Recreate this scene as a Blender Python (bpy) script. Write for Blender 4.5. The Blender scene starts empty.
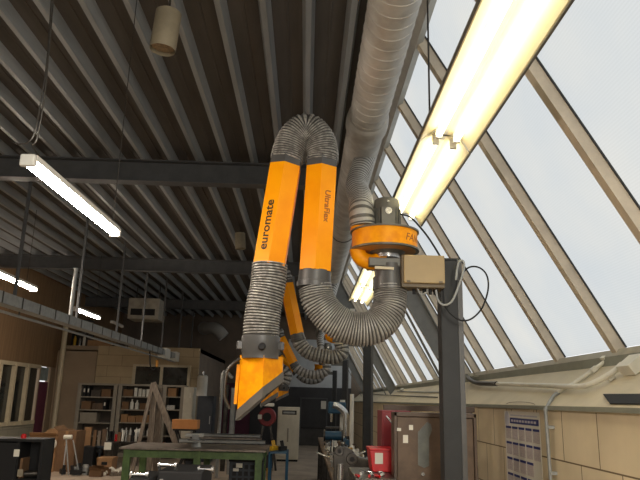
import bpy, bmesh, math, random
import numpy as np
from mathutils import Vector, Matrix
random.seed(7)
S = bpy.context.scene
COL = S.collection
# ------------------------------------------------------------------ camera
F, CX, CY = 638.0, 320.0, 240.0
CAM = np.array([0.0, 0.0, 1.6])
_h = np.array([305 - CX, -(400 - CY), -F]); _f = _h / np.linalg.norm(_h)
_v = np.array([65.0, 2540.0, -F]); _v = _v / np.linalg.norm(_v)
_u = _v - _f * _v.dot(_f); _u = _u / np.linalg.norm(_u)
_r = np.cross(_f, _u)
ROT = np.array([_r, _f, _u])
cam = bpy.data.cameras.new('camera'); camo = bpy.data.objects.new('camera', cam); COL.objects.link(camo)
cam.sensor_width = 36; cam.lens = F / 640 * 36; cam.clip_end = 200; cam.clip_start = 0.05
M4 = Matrix([[*ROT[0], CAM[0]], [*ROT[1], CAM[1]], [*ROT[2], CAM[2]], [0, 0, 0, 1]])
camo.matrix_world = M4
S.camera = camo
# ------------------------------------------------------------------ light
S.view_settings.view_transform = 'Standard'; S.view_settings.look = 'None'
S.view_settings.gamma = 1; S.view_settings.use_curve_mapping = False
S.view_settings.exposure = 0.0
S.cycles.max_bounces = 10; S.cycles.diffuse_bounces = 6; S.cycles.transparent_max_bounces = 12
S.cycles.sample_clamp_indirect = 6
W = bpy.data.worlds.new('overcast_sky'); S.world = W; W.use_nodes = True
bgn = W.node_tree.nodes['Background']
bgn.inputs[0].default_value = (0.965, 0.985, 1.0, 1); bgn.inputs[1].default_value = 1.12
LAMP_NEAR, LAMP_LEFT = 4.7, 120.0

def area(name, loc, rot, sx, sy, power, color):
    l = bpy.data.lights.new(name, 'AREA'); l.shape = 'RECTANGLE'; l.size = sx; l.size_y = sy
    l.energy = power; l.color = color
    o = bpy.data.objects.new(name, l); o.location = loc; o.rotation_euler = rot; COL.objects.link(o)
# added fill lights, standing in for unseen lamps and daylight behind the camera
area('fill_behind_left', (-2.0, -3.3, 2.2), (math.radians(90), 0, 0), 4.0, 3.0, 60, (1, .96, .90))
area('fill_behind_right', (1.35, -1.3, 2.9), (math.radians(78), 0, math.radians(38)), 2.2, 1.6, 110, (1, .98, .95))
area('fill_behind_top', (1.0, -1.2, 3.3), (math.radians(25), math.radians(15), 0), 0.4, 3.0, 200, (1, .93, .78))

# ------------------------------------------------------------------ pixel helpers
def ray(x, y): return ROT @ np.array([x - CX, -(y - CY), -F])
def at(x, y, Y): d = ray(x, y); return Vector(CAM + d * (Y / d[1]))
def atZ(x, y, Z): d = ray(x, y); return Vector(CAM + d * ((Z - 1.6) / d[2]))
def atX(x, y, X): d = ray(x, y); return Vector(CAM + d * (X / d[0]))
def at_plane(x, y, p, n):
    d = ray(x, y); n = np.array(n); return Vector(CAM + d * ((np.array(p) - CAM).dot(n) / d.dot(n)))
def rect(x0, y0, x1, y1, Y):
    xm, ym = (x0 + x1) / 2, (y0 + y1) / 2
    return at(x0, ym, Y).x, at(x1, ym, Y).x, at(xm, y1, Y).z, at(xm, y0, Y).z

# ------------------------------------------------------------------ materials
def lin(c):
    return tuple(((v / 255) / 12.92 if v / 255 <= .04045 else ((v / 255 + .055) / 1.055) ** 2.4) for v in c)
MATS = {}
def mat(name, c, rough=.6, metal=0.0, var=.12, scale=6.0, bump=0.0, c2=None, stretch=(1, 1, 1)):
    if name in MATS: return MATS[name]
    m = bpy.data.materials.new(name); m.use_nodes = True; nt = m.node_tree
    b = nt.nodes['Principled BSDF']; b.inputs['Roughness'].default_value = rough; b.inputs['Metallic'].default_value = metal
    c = lin(c); c2l = lin(c2) if c2 else tuple(v * (1 - var * 2) for v in c)
    tc = nt.nodes.new('ShaderNodeTexCoord'); mp = nt.nodes.new('ShaderNodeMapping'); mp.inputs['Scale'].default_value = stretch
    n = nt.nodes.new('ShaderNodeTexNoise'); n.inputs['Scale'].default_value = scale; n.inputs['Detail'].default_value = 6; n.inputs['Roughness'].default_value = .6
    r = nt.nodes.new('ShaderNodeValToRGB'); r.color_ramp.elements[0].position = .38; r.color_ramp.elements[1].position = .62
    r.color_ramp.elements[0].color = (*c2l, 1); r.color_ramp.elements[1].color = (*c, 1)
    L = nt.links
    L.new(tc.outputs['Object'], mp.inputs[0]); L.new(mp.outputs[0], n.inputs['Vector']); L.new(n.outputs[0], r.inputs[0]); L.new(r.outputs[0], b.inputs['Base Color'])
    if bump:
        bp = nt.nodes.new('ShaderNodeBump'); bp.inputs['Strength'].default_value = bump; bp.inputs['Distance'].default_value = .02
        L.new(n.outputs[0], bp.inputs['Height']); L.new(bp.outputs[0], b.inputs['Normal'])
    MATS[name] = m; return m
def emit(name, c, s):
    m = bpy.data.materials.new(name); m.use_nodes = True; nt = m.node_tree
    b = nt.nodes['Principled BSDF']; b.inputs['Base Color'].default_value = (.8, .8, .8, 1)
    b.inputs['Emission Color'].default_value = (*c, 1); b.inputs['Emission Strength'].default_value = s
    MATS[name] = m; return m
def block_wall(name, c, mort, bw, bh, ax='Y', dz=0.0, du=0.0, msize=.006, off=.5, var=.06):
    m = bpy.data.materials.new(name); m.use_nodes = True; nt = m.node_tree; L = nt.links
    b = nt.nodes['Principled BSDF']; b.inputs['Roughness'].default_value = .8
    tc = nt.nodes.new('ShaderNodeTexCoord'); mp = nt.nodes.new('ShaderNodeMapping'); mp.inputs['Location'].default_value = (du, dz, 0)
    sx = nt.nodes.new('ShaderNodeSeparateXYZ'); cx = nt.nodes.new('ShaderNodeCombineXYZ')
    L.new(tc.outputs['Object'], sx.inputs[0]); L.new(sx.outputs[ax], cx.inputs['X']); L.new(sx.outputs['Z'], cx.inputs['Y'])
    br = nt.nodes.new('ShaderNodeTexBrick'); br.inputs['Scale'].default_value = 1; br.inputs['Brick Width'].default_value = bw; br.inputs['Row Height'].default_value = bh
    br.inputs['Mortar Size'].default_value = msize; br.inputs['Mortar Smooth'].default_value = .1; br.offset = off
    cl = lin(c); br.inputs['Color1'].default_value = (*cl, 1); br.inputs['Color2'].default_value = (*[v * (1 - var) for v in cl], 1); br.inputs['Mortar'].default_value = (*lin(mort), 1)
    n = nt.nodes.new('ShaderNodeTexNoise'); n.inputs['Scale'].default_value = 3; n.inputs['Detail'].default_value = 8
    mx = nt.nodes.new('ShaderNodeMix'); mx.data_type = 'RGBA'; mx.blend_type = 'MULTIPLY'; mx.inputs[0].default_value = .35
    L.new(cx.outputs[0], mp.inputs[0]); L.new(mp.outputs[0], br.inputs[0]); L.new(tc.outputs['Object'], n.inputs['Vector'])
    L.new(br.outputs['Color'], mx.inputs[6]); L.new(n.outputs[0], mx.inputs[7]); L.new(mx.outputs[2], b.inputs['Base Color'])
    MATS[name] = m; return m

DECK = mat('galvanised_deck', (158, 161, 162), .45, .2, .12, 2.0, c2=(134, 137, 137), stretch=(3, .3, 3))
DECKB = mat('brown_deck_recess', (84, 79, 73), .8, 0, .1, 2.0, c2=(72, 67, 62), stretch=(3, .3, 3))  # darker brown for the recess faces between the ribs
BEAM = mat('dark_painted_steel', (82, 83, 84), .5, .1, .1)
RAFT = mat('grey_painted_rafter', (118, 118, 114), .5, .1, .1)
POSTM = mat('anthracite_steel', (40, 41, 42), .6, .1, .1, 9, c2=(33, 34, 35))
FLOORM = mat('worn_concrete', (184, 168, 148), .55, 0, .12, 1.6, c2=(156, 140, 124))
TANW = block_wall('tan_panels', (240, 222, 186), (120, 100, 72), .53, .35, 'Y', .15, -.42, .005)
LEDGE = mat('cream_ledge', (206, 194, 166), .6, 0, .06, 3)
SILLG = mat('grey_green_sill', (138, 140, 126), .5, .1, .08)
SILLL = mat('light_sill', (170, 164, 146), .5, 0, .08)
BARM = mat('glazing_bar_paint', (204, 190, 168), .55, 0, .08, 8)
RUBBER = mat('black_rubber', (40, 40, 41), .5, 0, .1)
YEL = mat('yellow_paint', (246, 158, 0), .42, 0, .05, 5, c2=(240, 148, 0))
YELD = mat('scuffed_yellow_paint', (246, 162, 2), .45, 0, .08, 14, c2=(230, 140, 4))
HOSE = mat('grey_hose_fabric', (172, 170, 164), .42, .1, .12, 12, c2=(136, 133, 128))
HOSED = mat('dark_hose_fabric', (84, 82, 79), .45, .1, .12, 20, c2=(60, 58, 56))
HOSE_SHADE = mat('hose_fold_shade', (92, 90, 86), .5, .1, .1, 20)  # shade between the ribs put into the colour of hose and duct valleys
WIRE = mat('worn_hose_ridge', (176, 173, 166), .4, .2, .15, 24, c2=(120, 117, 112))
COLLAR = mat('grey_plastic_collar', (78, 77, 76), .4, 0, .1)
GREYP = mat('grey_rim_rubber', (98, 94, 88), .5, 0, .1)
DUCT = mat('spiral_duct_metal', (178, 176, 170), .55, .2, .1, 5, c2=(152, 149, 142), bump=.1)
MOTOR = mat('motor_grey', (98, 97, 90), .45, .1, .1, 12)
TANBOX = mat('beige_plastic', (160, 138, 98), .5, 0, .05, 4)
SILVER = mat('silver_metal', (190, 190, 188), .25, .8, .05)
CHROME = mat('chrome', (220, 220, 220), .12, 1, .02)
GALV = mat('galvanised', (160, 162, 160), .5, .3, .1, 12)
WHITEP = mat('white_paint', (222, 220, 210), .5, 0, .05)
PIPEW = mat('cream_conduit', (222, 218, 202), .45, 0, .06)
LBOX = mat('lamp_housing', (205, 203, 196), .5, 0, .05)
REFL = mat('lamp_reflector', (246, 236, 196), .4, 0, .02)
TUBE = emit('lit_tube', (1, .92, .66), LAMP_NEAR)
LED = emit('lit_diffuser', (1, .86, .72), LAMP_LEFT)
BROWNW = mat('brown_panel_wall', (136, 108, 76), .7, 0, .08, 3, c2=(118, 92, 64), stretch=(1, 6, .3))
PLAINW = mat('taupe_wall', (156, 136, 112), .8, 0, .06, 2)
LOWW = block_wall('pale_block_wall', (160, 154, 134), (126, 120, 104), .6, .25, 'Y', 0, 0, .006)
BEIGEB = block_wall('beige_block_wall', (196, 174, 138), (140, 122, 94), .8, .3, 'X', 0, 0, .006)
DARKW = mat('dim_brown_wall', (130, 116, 102), .8, 0, .1, 2)
GREYW = mat('blue_grey_wall', (198, 202, 204), .7, 0, .06, 3)
BLACKW = mat('charcoal_cladding', (56, 56, 58), .6, 0, .1, 4)
PURPLE = mat('aubergine_door', (96, 38, 64), .5, 0, .1)
CREAMF = mat('cream_frame', (196, 182, 152), .5, 0, .06)
DGLASS = mat('dark_window_glass', (46, 50, 48), .12, 0, .2, 3, c2=(24, 26, 25))
SHELFM = mat('grey_shelf_steel', (150, 142, 128), .5, .1, .06)
SHELFD = mat('bookcase_back', (74, 66, 58), .7, 0, .1)
CARD = mat('cardboard', (160, 122, 84), .8, 0, .08, 8)
CARD2 = mat('brown_cardboard', (120, 90, 62), .8, 0, .08, 8)
ORCARD = mat('orange_cardboard', (190, 130, 76), .8, 0, .06)
WOOD = mat('grey_weathered_wood', (132, 120, 106), .75, 0, .12, 9, c2=(98, 88, 78), stretch=(4, 4, .6))
GREEN = mat('green_paint', (92, 118, 66), .5, 0, .1, 10, c2=(74, 98, 54))
TOPST = mat('worn_steel_top', (148, 138, 128), .45, .3, .14, 8, c2=(112, 102, 92))
BLACK = mat('black_plastic', (17, 17, 19), .7, 0, .1)
BLUEBK = mat('blue_black_crate', (38, 46, 56), .5, 0, .1)
BLUEP = mat('blue_paint', (40, 84, 112), .45, 0, .1)
RED = mat('red_paint', (204, 18, 26), .4, 0, .08)
DRED = mat('dark_red_panel', (128, 26, 34), .5, 0, .08)
BROWN = mat('rust_brown_paint', (100, 80, 62), .5, .1, .1, 7, c2=(80, 62, 46))
for _m in (YEL, YELD): _m.node_tree.nodes['Principled BSDF'].inputs['Specular IOR Level'].default_value = .22
PAPER = mat('paper', (226, 222, 208), .8, 0, .03)
CABG = mat('cabinet_grey', (214, 208, 190), .45, 0, .05)
ORB = mat('amber_plastic', (190, 130, 40), .4, 0, .1)
BLUEINK = mat('blue_print', (44, 52, 118), .7, 0, .03)
PINKINK = mat('printed_digits', (222, 210, 200), .8, 0, .2, 160, c2=(168, 156, 160))
TEXTM = mat('dark_lettering', (40, 28, 12), .6, 0, .02)
TEXTR = mat('brown_lettering', (150, 78, 24), .6, 0, .02)
STEELD = mat('oily_steel', (76, 72, 66), .35, .5, .15, 12, c2=(52, 48, 44))
GLOVE = mat('off_white_cloth', (196, 190, 178), .9, 0, .1, 12, bump=.3)
YTAG = mat('yellow_bits', (206, 160, 30), .5, 0, .1)

def poly_mat():
    m = bpy.data.materials.new('polycarbonate_sheet'); m.use_nodes = True; nt = m.node_tree; L = nt.links
    nt.nodes.remove(nt.nodes['Principled BSDF']); out = nt.nodes['Material Output']
    tr = nt.nodes.new('ShaderNodeBsdfTransparent'); tl = nt.nodes.new('ShaderNodeBsdfTranslucent'); mx = nt.nodes.new('ShaderNodeMixShader')
    tc = nt.nodes.new('ShaderNodeTexCoord'); wv = nt.nodes.new('ShaderNodeTexWave'); wv.bands_direction = 'Z'; wv.inputs['Scale'].default_value = 22
    n = nt.nodes.new('ShaderNodeTexNoise'); n.inputs['Scale'].default_value = 1.2; n.inputs['Detail'].default_value = 5
    r = nt.nodes.new('ShaderNodeValToRGB'); r.color_ramp.elements[0].position = .3; r.color_ramp.elements[1].position = .75
    r.color_ramp.elements[0].color = (*lin((206, 210, 212)), 1); r.color_ramp.elements[1].color = (*lin((222, 220, 214)), 1)
    m2 = nt.nodes.new('ShaderNodeMix'); m2.data_type = 'RGBA'; m2.blend_type = 'MULTIPLY'; m2.inputs[0].default_value = .045
    L.new(tc.outputs['Object'], wv.inputs['Vector']); L.new(tc.outputs['Object'], n.inputs['Vector']); L.new(n.outputs[0], r.inputs[0])
    L.new(r.outputs[0], m2.inputs[6]); L.new(wv.outputs[0], m2.inputs[7])
    L.new(m2.outputs[2], tl.inputs[0]); L.new(m2.outputs[2], tr.inputs[0])
    mx.inputs[0].default_value = .6
    L.new(tr.outputs[0], mx.inputs[1]); L.new(tl.outputs[0], mx.inputs[2]); L.new(mx.outputs[0], out.inputs[0])
    return m
POLY = poly_mat()

# ------------------------------------------------------------------ mesh builder
class MB:
    def __init__(s): s.v = []; s.f = []; s.m = []; s.cur = 0
    def slot(s, i): s.cur = i; return s
    def add(s, vs, fs):
        k = len(s.v); s.v += [tuple(v) for v in vs]
        for f in fs: s.f.append([i + k for i in f]); s.m.append(s.cur)
        return s
    def box(s, x0, x1, y0, y1, z0, z1):
        vs = [(x0, y0, z0), (x1, y0, z0), (x1, y1, z0), (x0, y1, z0), (x0, y0, z1), (x1, y0, z1), (x1, y1, z1), (x0, y1, z1)]
        return s.add(vs, [(0, 3, 2, 1), (4, 5, 6, 7), (0, 1, 5, 4), (1, 2, 6, 5), (2, 3, 7, 6), (3, 0, 4, 7)])
    def bar(s, a, b, w, h, up=(0, 0, 1)):
        a, b = Vector(a), Vector(b); d = (b - a).normalized(); up = Vector(up)
        if abs(d.dot(up)) > .98: up = Vector((0, 1, 0))
        x = d.cross(up).normalized() * w / 2; z = x.normalized().cross(d).normalized() * h / 2
        vs = [a - x - z, a + x - z, a + x + z, a - x + z, b - x - z, b + x - z, b + x + z, b - x + z]
        return s.add(vs, [(0, 1, 2, 3), (7, 6, 5, 4), (0, 4, 5, 1), (1, 5, 6, 2), (2, 6, 7, 3), (3, 7, 4, 0)])
    def tube(s, path, rad, seg=12, caps=True, sx=1.0, phase=0.0):
        P = [Vector(p) for p in path]; n = len(P)
        R = rad if isinstance(rad, (list, tuple)) else [rad] * n
        T = [(P[min(i + 1, n - 1)] - P[max(i - 1, 0)]).normalized() for i in range(n)]
        ref = Vector((0, 1, 0)) if abs(T[0].y) < .9 else Vector((0, 0, 1))
        N = (ref - T[0] * ref.dot(T[0])).normalized()
        k = len(s.v)
        for i in range(n):
            N = (N - T[i] * N.dot(T[i])).normalized(); B = T[i].cross(N)
            for j in range(seg):
                a = 2 * math.pi * j / seg + phase
                s.v.append(tuple(P[i] + (N * math.cos(a) * sx + B * math.sin(a)) * R[i]))
        for i in range(n - 1):
            for j in range(seg):
                a = k + i * seg + j; b = k + i * seg + (j + 1) % seg
                s.f.append([a, b, b + seg, a + seg]); s.m.append(s.cur)
        if caps:
            s.f.append([k + j for j in range(seg)][::-1]); s.m.append(s.cur)
            s.f.append([k + (n - 1) * seg + j for j in range(seg)]); s.m.append(s.cur)
        return s
    def cyl(s, a, b, r, r2=None, seg=16): return s.tube([a, b], [r, r if r2 is None else r2], seg)
    def prism(s, pts, off):
        n = len(pts); P = [Vector(p) for p in pts]; o = Vector(off)
        return s.add(P + [p + o for p in P], [list(range(n))[::-1], list(range(n, 2 * n))] + [[i, (i + 1) % n, n + (i + 1) % n, n + i] for i in range(n)])
    def build(s, name, m, parent=None, smooth=False, bevel=0, loc=None):
        off = Vector((0, 0, 0))
        if parent is not None:
            p = parent
            while p: off += p.location; p = p.parent
        elif loc is None:
            xs = [v[0] for v in s.v]; ys = [v[1] for v in s.v]; zs = [v[2] for v in s.v]
            off = Vector(((min(xs) + max(xs)) / 2, (min(ys) + max(ys)) / 2, min(zs)))
        else: off = Vector(loc)
        me = bpy.data.meshes.new(name)
        me.from_pydata([tuple(Vector(v) - off) for v in s.v], [], s.f)
        for x in (m if isinstance(m, (list, tuple)) else [m]): me.materials.append(x)
        me.polygons.foreach_set('material_index', s.m)
        bm = bmesh.new(); bm.from_mesh(me); bmesh.ops.recalc_face_normals(bm, faces=bm.faces)
        if bevel:
            bmesh.ops.bevel(bm, geom=[e for e in bm.edges if len(e.link_faces) == 2 and e.calc_face_angle(0) > .6], offset=bevel, segments=2, profile=.6, affect='EDGES', clamp_overlap=True)
        bm.to_mesh(me); bm.free()
        if smooth:
            me.polygons.foreach_set('use_smooth', [True] * len(me.polygons)); me.set_sharp_from_angle(angle=math.radians(38))
        o = bpy.data.objects.new(name, me); COL.objects.link(o)
        if parent is not None: o.parent = parent
        else: o.location = off
        return o
def tag(o, label, cat, group=None, kind=None):
    o['label'] = label; o['category'] = cat
    if group: o['group'] = group
    if kind: o['kind'] = kind
    return o
def thing(name, label, cat, loc, group=None):
    o = bpy.data.objects.new(name, None); COL.objects.link(o); o.location = loc; o.empty_display_size = .1
    return tag(o, label, cat, group)
def struct(o): o['kind'] = 'structure'; return o
def sroot(name, loc=(0, 0, 0)):
    o = bpy.data.objects.new(name, None); COL.objects.link(o); o.location = loc; o['kind'] = 'structure'; return o
def kids(o): return [c for c in bpy.data.objects if c.parent is o]
def copy_tree(o, parent=None):
    c = o.copy(); COL.objects.link(c)
    if parent is not None: c.parent = parent
    for ch in kids(o): copy_tree(ch, c)
    return c
def spline(pts, n=10):
    P = [Vector(p) for p in pts]; P = [2 * P[0] - P[1]] + P + [2 * P[-1] - P[-2]]; out = []
    for i in range(1, len(P) - 2):
        for k in range(n):
            t = k / n; a, b, c, d = P[i - 1:i + 3]
            out.append(.5 * ((2 * b) + (c - a) * t + (2 * a - 5 * b + 4 * c - d) * t * t + (3 * b - a - 3 * c + d) * t ** 3))
    out.append(P[-2]); return out
def resample(pts, step):
    P = [Vector(p) for p in pts]; L = [0]
    for i in range(1, len(P)): L.append(L[-1] + (P[i] - P[i - 1]).length)
    n = max(3, int(L[-1] / step) | 1); out = []; j = 0
    for k in range(n + 1):
        t = L[-1] * k / n
        while j < len(L) - 2 and L[j + 1] < t: j += 1
        s_ = (t - L[j]) / max(1e-9, L[j + 1] - L[j]); out.append(P[j].lerp(P[j + 1], s_))
    return out
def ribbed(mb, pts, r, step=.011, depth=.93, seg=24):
    # ridge, ridge, flank, valley, valley profile; slot 0 ridge cloth, slot 1 darker fold tone
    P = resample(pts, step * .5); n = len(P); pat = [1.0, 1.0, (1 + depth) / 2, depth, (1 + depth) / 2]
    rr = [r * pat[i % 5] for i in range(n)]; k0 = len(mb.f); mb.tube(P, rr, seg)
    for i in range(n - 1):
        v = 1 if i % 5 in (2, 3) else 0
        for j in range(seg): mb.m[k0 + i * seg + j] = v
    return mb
def text_mesh(body, size, m, name, parent, origin, xdir, ydir, ext=.001, shear=0.0, bold=.0):
    cu = bpy.data.curves.new('lettering', 'FONT'); cu.body = body; cu.size = size; cu.extrude = ext; cu.offset = bold; cu.shear = shear; cu.align_x = 'CENTER'; cu.align_y = 'CENTER'
    t = bpy.data.objects.new('lettering_tmp', cu); COL.objects.link(t)
    dg = bpy.context.evaluated_depsgraph_get(); me = bpy.data.meshes.new_from_object(t.evaluated_get(dg)); bpy.data.objects.remove(t)
    me.name = name; me.materials.clear(); me.materials.append(m)
    x = Vector(xdir).normalized(); y = Vector(ydir); y = (y - x * y.dot(x)).normalized(); z = x.cross(y)
    off = Vector((0, 0, 0)); p = parent
    while p: off += p.location; p = p.parent
    mx = Matrix((x, y, z)).transposed().to_4x4(); mx.translation = Vector(origin) - off
    me.transform(mx)
    o = bpy.data.objects.new(name, me); COL.objects.link(o); o.parent = parent; return o

# ================================================================== STRUCTURE
YB, YF = -3.5, 24.4           # back of the hall behind the camera, far wall
XL, XW = -7.0, 1.72           # left wall, right wall
GX0, GZ0 = 2.1, 1.98          # foot of the sloping glazing
ZC = 4.57                     # underside of the roof deck
TH = math.radians(60); STRIP = .56
RIDGE = mat('grey_ridge_flashing', (168, 166, 158), .5, .1, .08)
GT = (ZC + .13 - GZ0) / math.sin(TH); GX1 = GX0 - GT * math.cos(TH)

struct(MB().box(-9, 2.2, YB, YF + .2, -.1, 0).build('floor', FLOORM, loc=(0, 0, 0)))
# trapezoidal roof deck, ribs running away from the camera
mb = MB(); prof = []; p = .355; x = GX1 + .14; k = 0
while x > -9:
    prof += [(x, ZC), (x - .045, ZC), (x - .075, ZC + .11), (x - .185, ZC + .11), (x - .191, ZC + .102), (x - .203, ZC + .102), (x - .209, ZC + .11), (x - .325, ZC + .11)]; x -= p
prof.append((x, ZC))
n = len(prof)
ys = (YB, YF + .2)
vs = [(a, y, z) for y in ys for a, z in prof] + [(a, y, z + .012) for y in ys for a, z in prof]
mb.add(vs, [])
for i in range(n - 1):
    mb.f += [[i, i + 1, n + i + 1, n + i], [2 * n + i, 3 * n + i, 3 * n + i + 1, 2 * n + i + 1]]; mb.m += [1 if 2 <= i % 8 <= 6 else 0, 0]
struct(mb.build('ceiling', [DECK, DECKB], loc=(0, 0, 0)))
struct(MB().box(-9, GX1 + .12, YB - .1, YF + .3, ZC + .17, ZC + .24).build('trim_1', BEAM))
# roof beams with their sloping rafters
FR = [1.8, 7.9, 14.0, 20.1]
for i, y in enumerate(FR):
    b = MB(); x1 = GX1 + .25
    b.box(-9, x1 - .1, y - .09, y + .09, 4.28, 4.295).box(-9, x1 - .1, y - .09, y + .09, 4.555, 4.57).box(-9, x1, y - .006, y + .006, 4.29, 4.56)
    struct(b.build('trim_%d' % (2 + i), BEAM))
    r = MB(); a = Vector((GX0 - .12, y, GZ0 - .08)); c = Vector((GX1 + .1, y, 4.45))
    nrm = Vector((math.sin(TH), 0, math.cos(TH)))
    o1 = -nrm * .05; o2 = -nrm * .30
    r.prism([a + o1, c + o1, c + o2, a + o2 + Vector((.1, 0, 0))], (0, .012, 0))
    for q in (o1, o2): r.bar(a + q, c + q, .012, .14, (0, 1, 0)) if False else r.prism([a + q + Vector((0, -.04, 0)), c + q + Vector((0, -.04, 0)), c + q + Vector((0, .05, 0)), a + q + Vector((0, .05, 0))], nrm * .012)
    struct(r.build('trim_%d' % (10 + i), RAFT))
# right wall with ledge and sill
struct(MB().box(XW, XW + .12, YB, YF, 0, 1.6).build('wall_right', TANW, loc=(0, 0, 0)))
led = MB().add([(XW - .02, YB, 1.6), (XW - .02, YF, 1.6), (GX0, YF, GZ0 - .06), (GX0, YB, GZ0 - .06), (XW + .0, YB, 1.57), (XW + .0, YF, 1.57), (GX0 + .05, YF, GZ0 - .1), (GX0 + .05, YB, GZ0 - .1)],
               [(0, 1, 2, 3), (4, 7, 6, 5), (0, 4, 5, 1)])
struct(led.build('trim_20', LEDGE))
struct(MB().box(XW - .035, XW - .015, YB, YF, 1.575, 1.603).build('trim_21', SILLG))  # grey strip that puts in the shadow line under the ledge lip
struct(MB().box(GX0 - .06, GX0 - .03, YB, YF, GZ0 - .12, GZ0 - .045).build('trim_22', SILLG))
struct(MB().prism([(GX0 - .06, YB, GZ0 - .045), (GX0 + .08, YB, GZ0 - .045), (GX0 + .08, YB, GZ0 + .0), (GX0 - .03, YB, GZ0 + .0)], (0, YF - YB, 0)).build('trim_23', SILLL))
LP, LN = (XW - .02, 0, 1.6), (-(GZ0 - .06 - 1.6), 0, GX0 - XW + .02)
def ledge(x, y, lift=.012):
    v = at_plane(x, y, LP, LN); nn = Vector(LN).normalized(); return v + nn * lift
# ridge frame where the glazing meets the deck
struct(MB().prism([(GX1 - .05, YB, ZC - .12), (GX1 + .10, YB, ZC - .12), (GX1 + .04, YB, ZC + .16), (GX1 - .05, YB, ZC + .16)], (0, YF - YB, 0)).build('trim_24', GALV))
_s = Vector((math.sin(TH), 0, math.cos(TH))); _d = Vector((-math.cos(TH), 0, math.sin(TH))); _b = Vector((GX0, YB, GZ0)) + _d * (GT - STRIP) - _s * .07
struct(MB().prism([_b, _b + _s * .06, _b + _s * .06 + _d * (STRIP - .05), _b + _d * (STRIP - .05)], (0, YF - YB, 0)).build('trim_25', RIDGE))
# glazing, one window per bay
g0 = Vector((GX0, 0, GZ0)); gd = Vector((-math.cos(TH), 0, math.sin(TH))); gn = Vector((math.sin(TH), 0, math.cos(TH)))
edges = [YB] + FR + [YF]
bars = [3.25 + 1.02 * k for k in range(-7, 22)]
for w in range(5):
    ya, yb = edges[w], edges[w + 1]
    root = sroot('window_%d' % (w + 1), (GX0, ya, GZ0))
    ys_ = [ya] + [b_ for b_ in bars if ya + .25 < b_ < yb - .25] + [yb]
    for i in range(len(ys_) - 1):
        A, B = ys_[i] + .004, ys_[i + 1] - .004
        P0 = g0 + Vector((0, A, 0)); q = MB()
        q.add([P0 + gn * .03, P0 + gn * .03 + Vector((0, B - A, 0)), P0 + gn * .03 + gd * GT + Vector((0, B - A, 0)), P0 + gn * .03 + gd * GT], [(0, 1, 2, 3)])
        q.build('window_pane', POLY, root)
    for b_ in ys_[:-1]:
        q = MB(); P0 = g0 + Vector((0, b_, 0)); Q = P0 + gd * GT
        q.prism([P0 + Vector((0, -.034, 0)) + gn * .025, P0 + Vector((0, .034, 0)) + gn * .025, P0 + Vector((0, .034, 0)) - gn * .05, P0 + Vector((0, -.034, 0)) - gn * .05], gd * GT)
        q.slot(1)
        for s_ in (-.038, .038):
            q.prism([P0 + Vector((0, s_ - .005, 0)) + gn * .029, P0 + Vector((0, s_ + .005, 0)) + gn * .029, P0 + Vector((0, s_ + .005, 0)) + gn * .019, P0 + Vector((0, s_ - .005, 0)) + gn * .019], gd * GT)
        q.build('glazing_bar', [BARM, RUBBER], root)
# left wall with long office window and aubergine door
WL = MB(); wy0, wy1, wz0, wz1 = 9.05, 17.3, 0.85, 2.30
WL.box(XL - .12, XL, YB, YF, 2.30, ZC + .16).build('wall_left', BROWNW, loc=(0, 0, 0))['kind'] = 'structure'
struct(MB().box(XL - .12, XL, YB, 17.3, 0, wz0).box(XL - .12, XL, YB, wy0, wz0, wz1).build('wall_left_lower', LOWW, loc=(0, 0, 0)))
struct(MB().box(XL - .12, XL, 17.3, 17.36, 0, 2.30).box(XL - .12, XL, 18.02, YF, 0, 2.30).build('wall_left_end', PLAINW, loc=(0, 0, 0)))
wr = sroot('window_6', (XL, wy0, wz0))
fr = MB(); t = .07
fr.box(XL - .1, XL + .03, wy0, wy1, wz0 - .02, wz0 + t).box(XL - .1, XL + .03, wy0, wy1, wz1 - t, wz1 + .02)
fr.build('window_frame', CREAMF, wr)
k = 0; y = wy0
while y <= wy1 - .01:
    MB().box(XL - .1, XL + .04, max(wy0, y - .05), min(wy1, y + .05), wz0, wz1).build('mullion', CREAMF, wr); y += .75
y = wy0
while y < wy1 - .1:
    MB().box(XL - .06, XL - .05, y + .05, y + .70, wz0 + t, wz1 - t).build('window_pane', DGLASS, wr); y += .75
dr = sroot('door_1', (XL, 17.36, 0))
MB().box(XL - .08, XL - .03, 17.37, 18.01, 0, 1.9).build('door_leaf', PURPLE, dr)
MB().box(XL - .07, XL - .05, 17.38, 18.0, 1.93, 2.28).build('transom_pane', mat('pale_blue_glass', (150, 165, 165), .2), dr)
# far walls
YO = 17.95
xo1 = at(194, 390, YO).x
oz = 2.95
xs = at(62, 390, YO).x; xm = at(88, 390, YO).x
struct(MB().box(xm, xo1, YO + .5, YO + .62, 0, oz).build('wall_back_office', BEIGEB, loc=(0, 0, 0)))
struct(MB().box(xo1 - .12, xo1, YO + .625, YF, 0, oz).build('wall_back_return', DARKW, loc=(0, 0, 0)))
struct(MB().box(XL, xm, YO + .42, YO + .5, 0, 2.78).build('wall_back_side', PLAINW, loc=(0, 0, 0)))
struct(MB().box(XL, xo1, YO + .63, YF, oz - .12, oz - .0).build('trim_30', PLAINW, loc=(0, 0, 0)))
struct(MB().box(-9, 3, YF, YF + .15, 0, ZC + .2).build('wall_back', DARKW, loc=(0, 0, 0)))
struct(MB().box(-9, 3, YB - .15, YB, 0, ZC + .2).build('wall_front', DARKW, loc=(0, 0, 0)))
x0, x1, z0, z1 = rect(134, 367, 189, 389, YO + .5)
wr = sroot('window_7', (x0, YO + .5, z0))
fr = MB(); fr.box(x0, x1, YO + .44, YO + .5, z0 - .06, z0).box(x0, x1, YO + .44, YO + .5, z1, z1 + .06)
fr.build('window_frame', CREAMF, wr)
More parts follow.
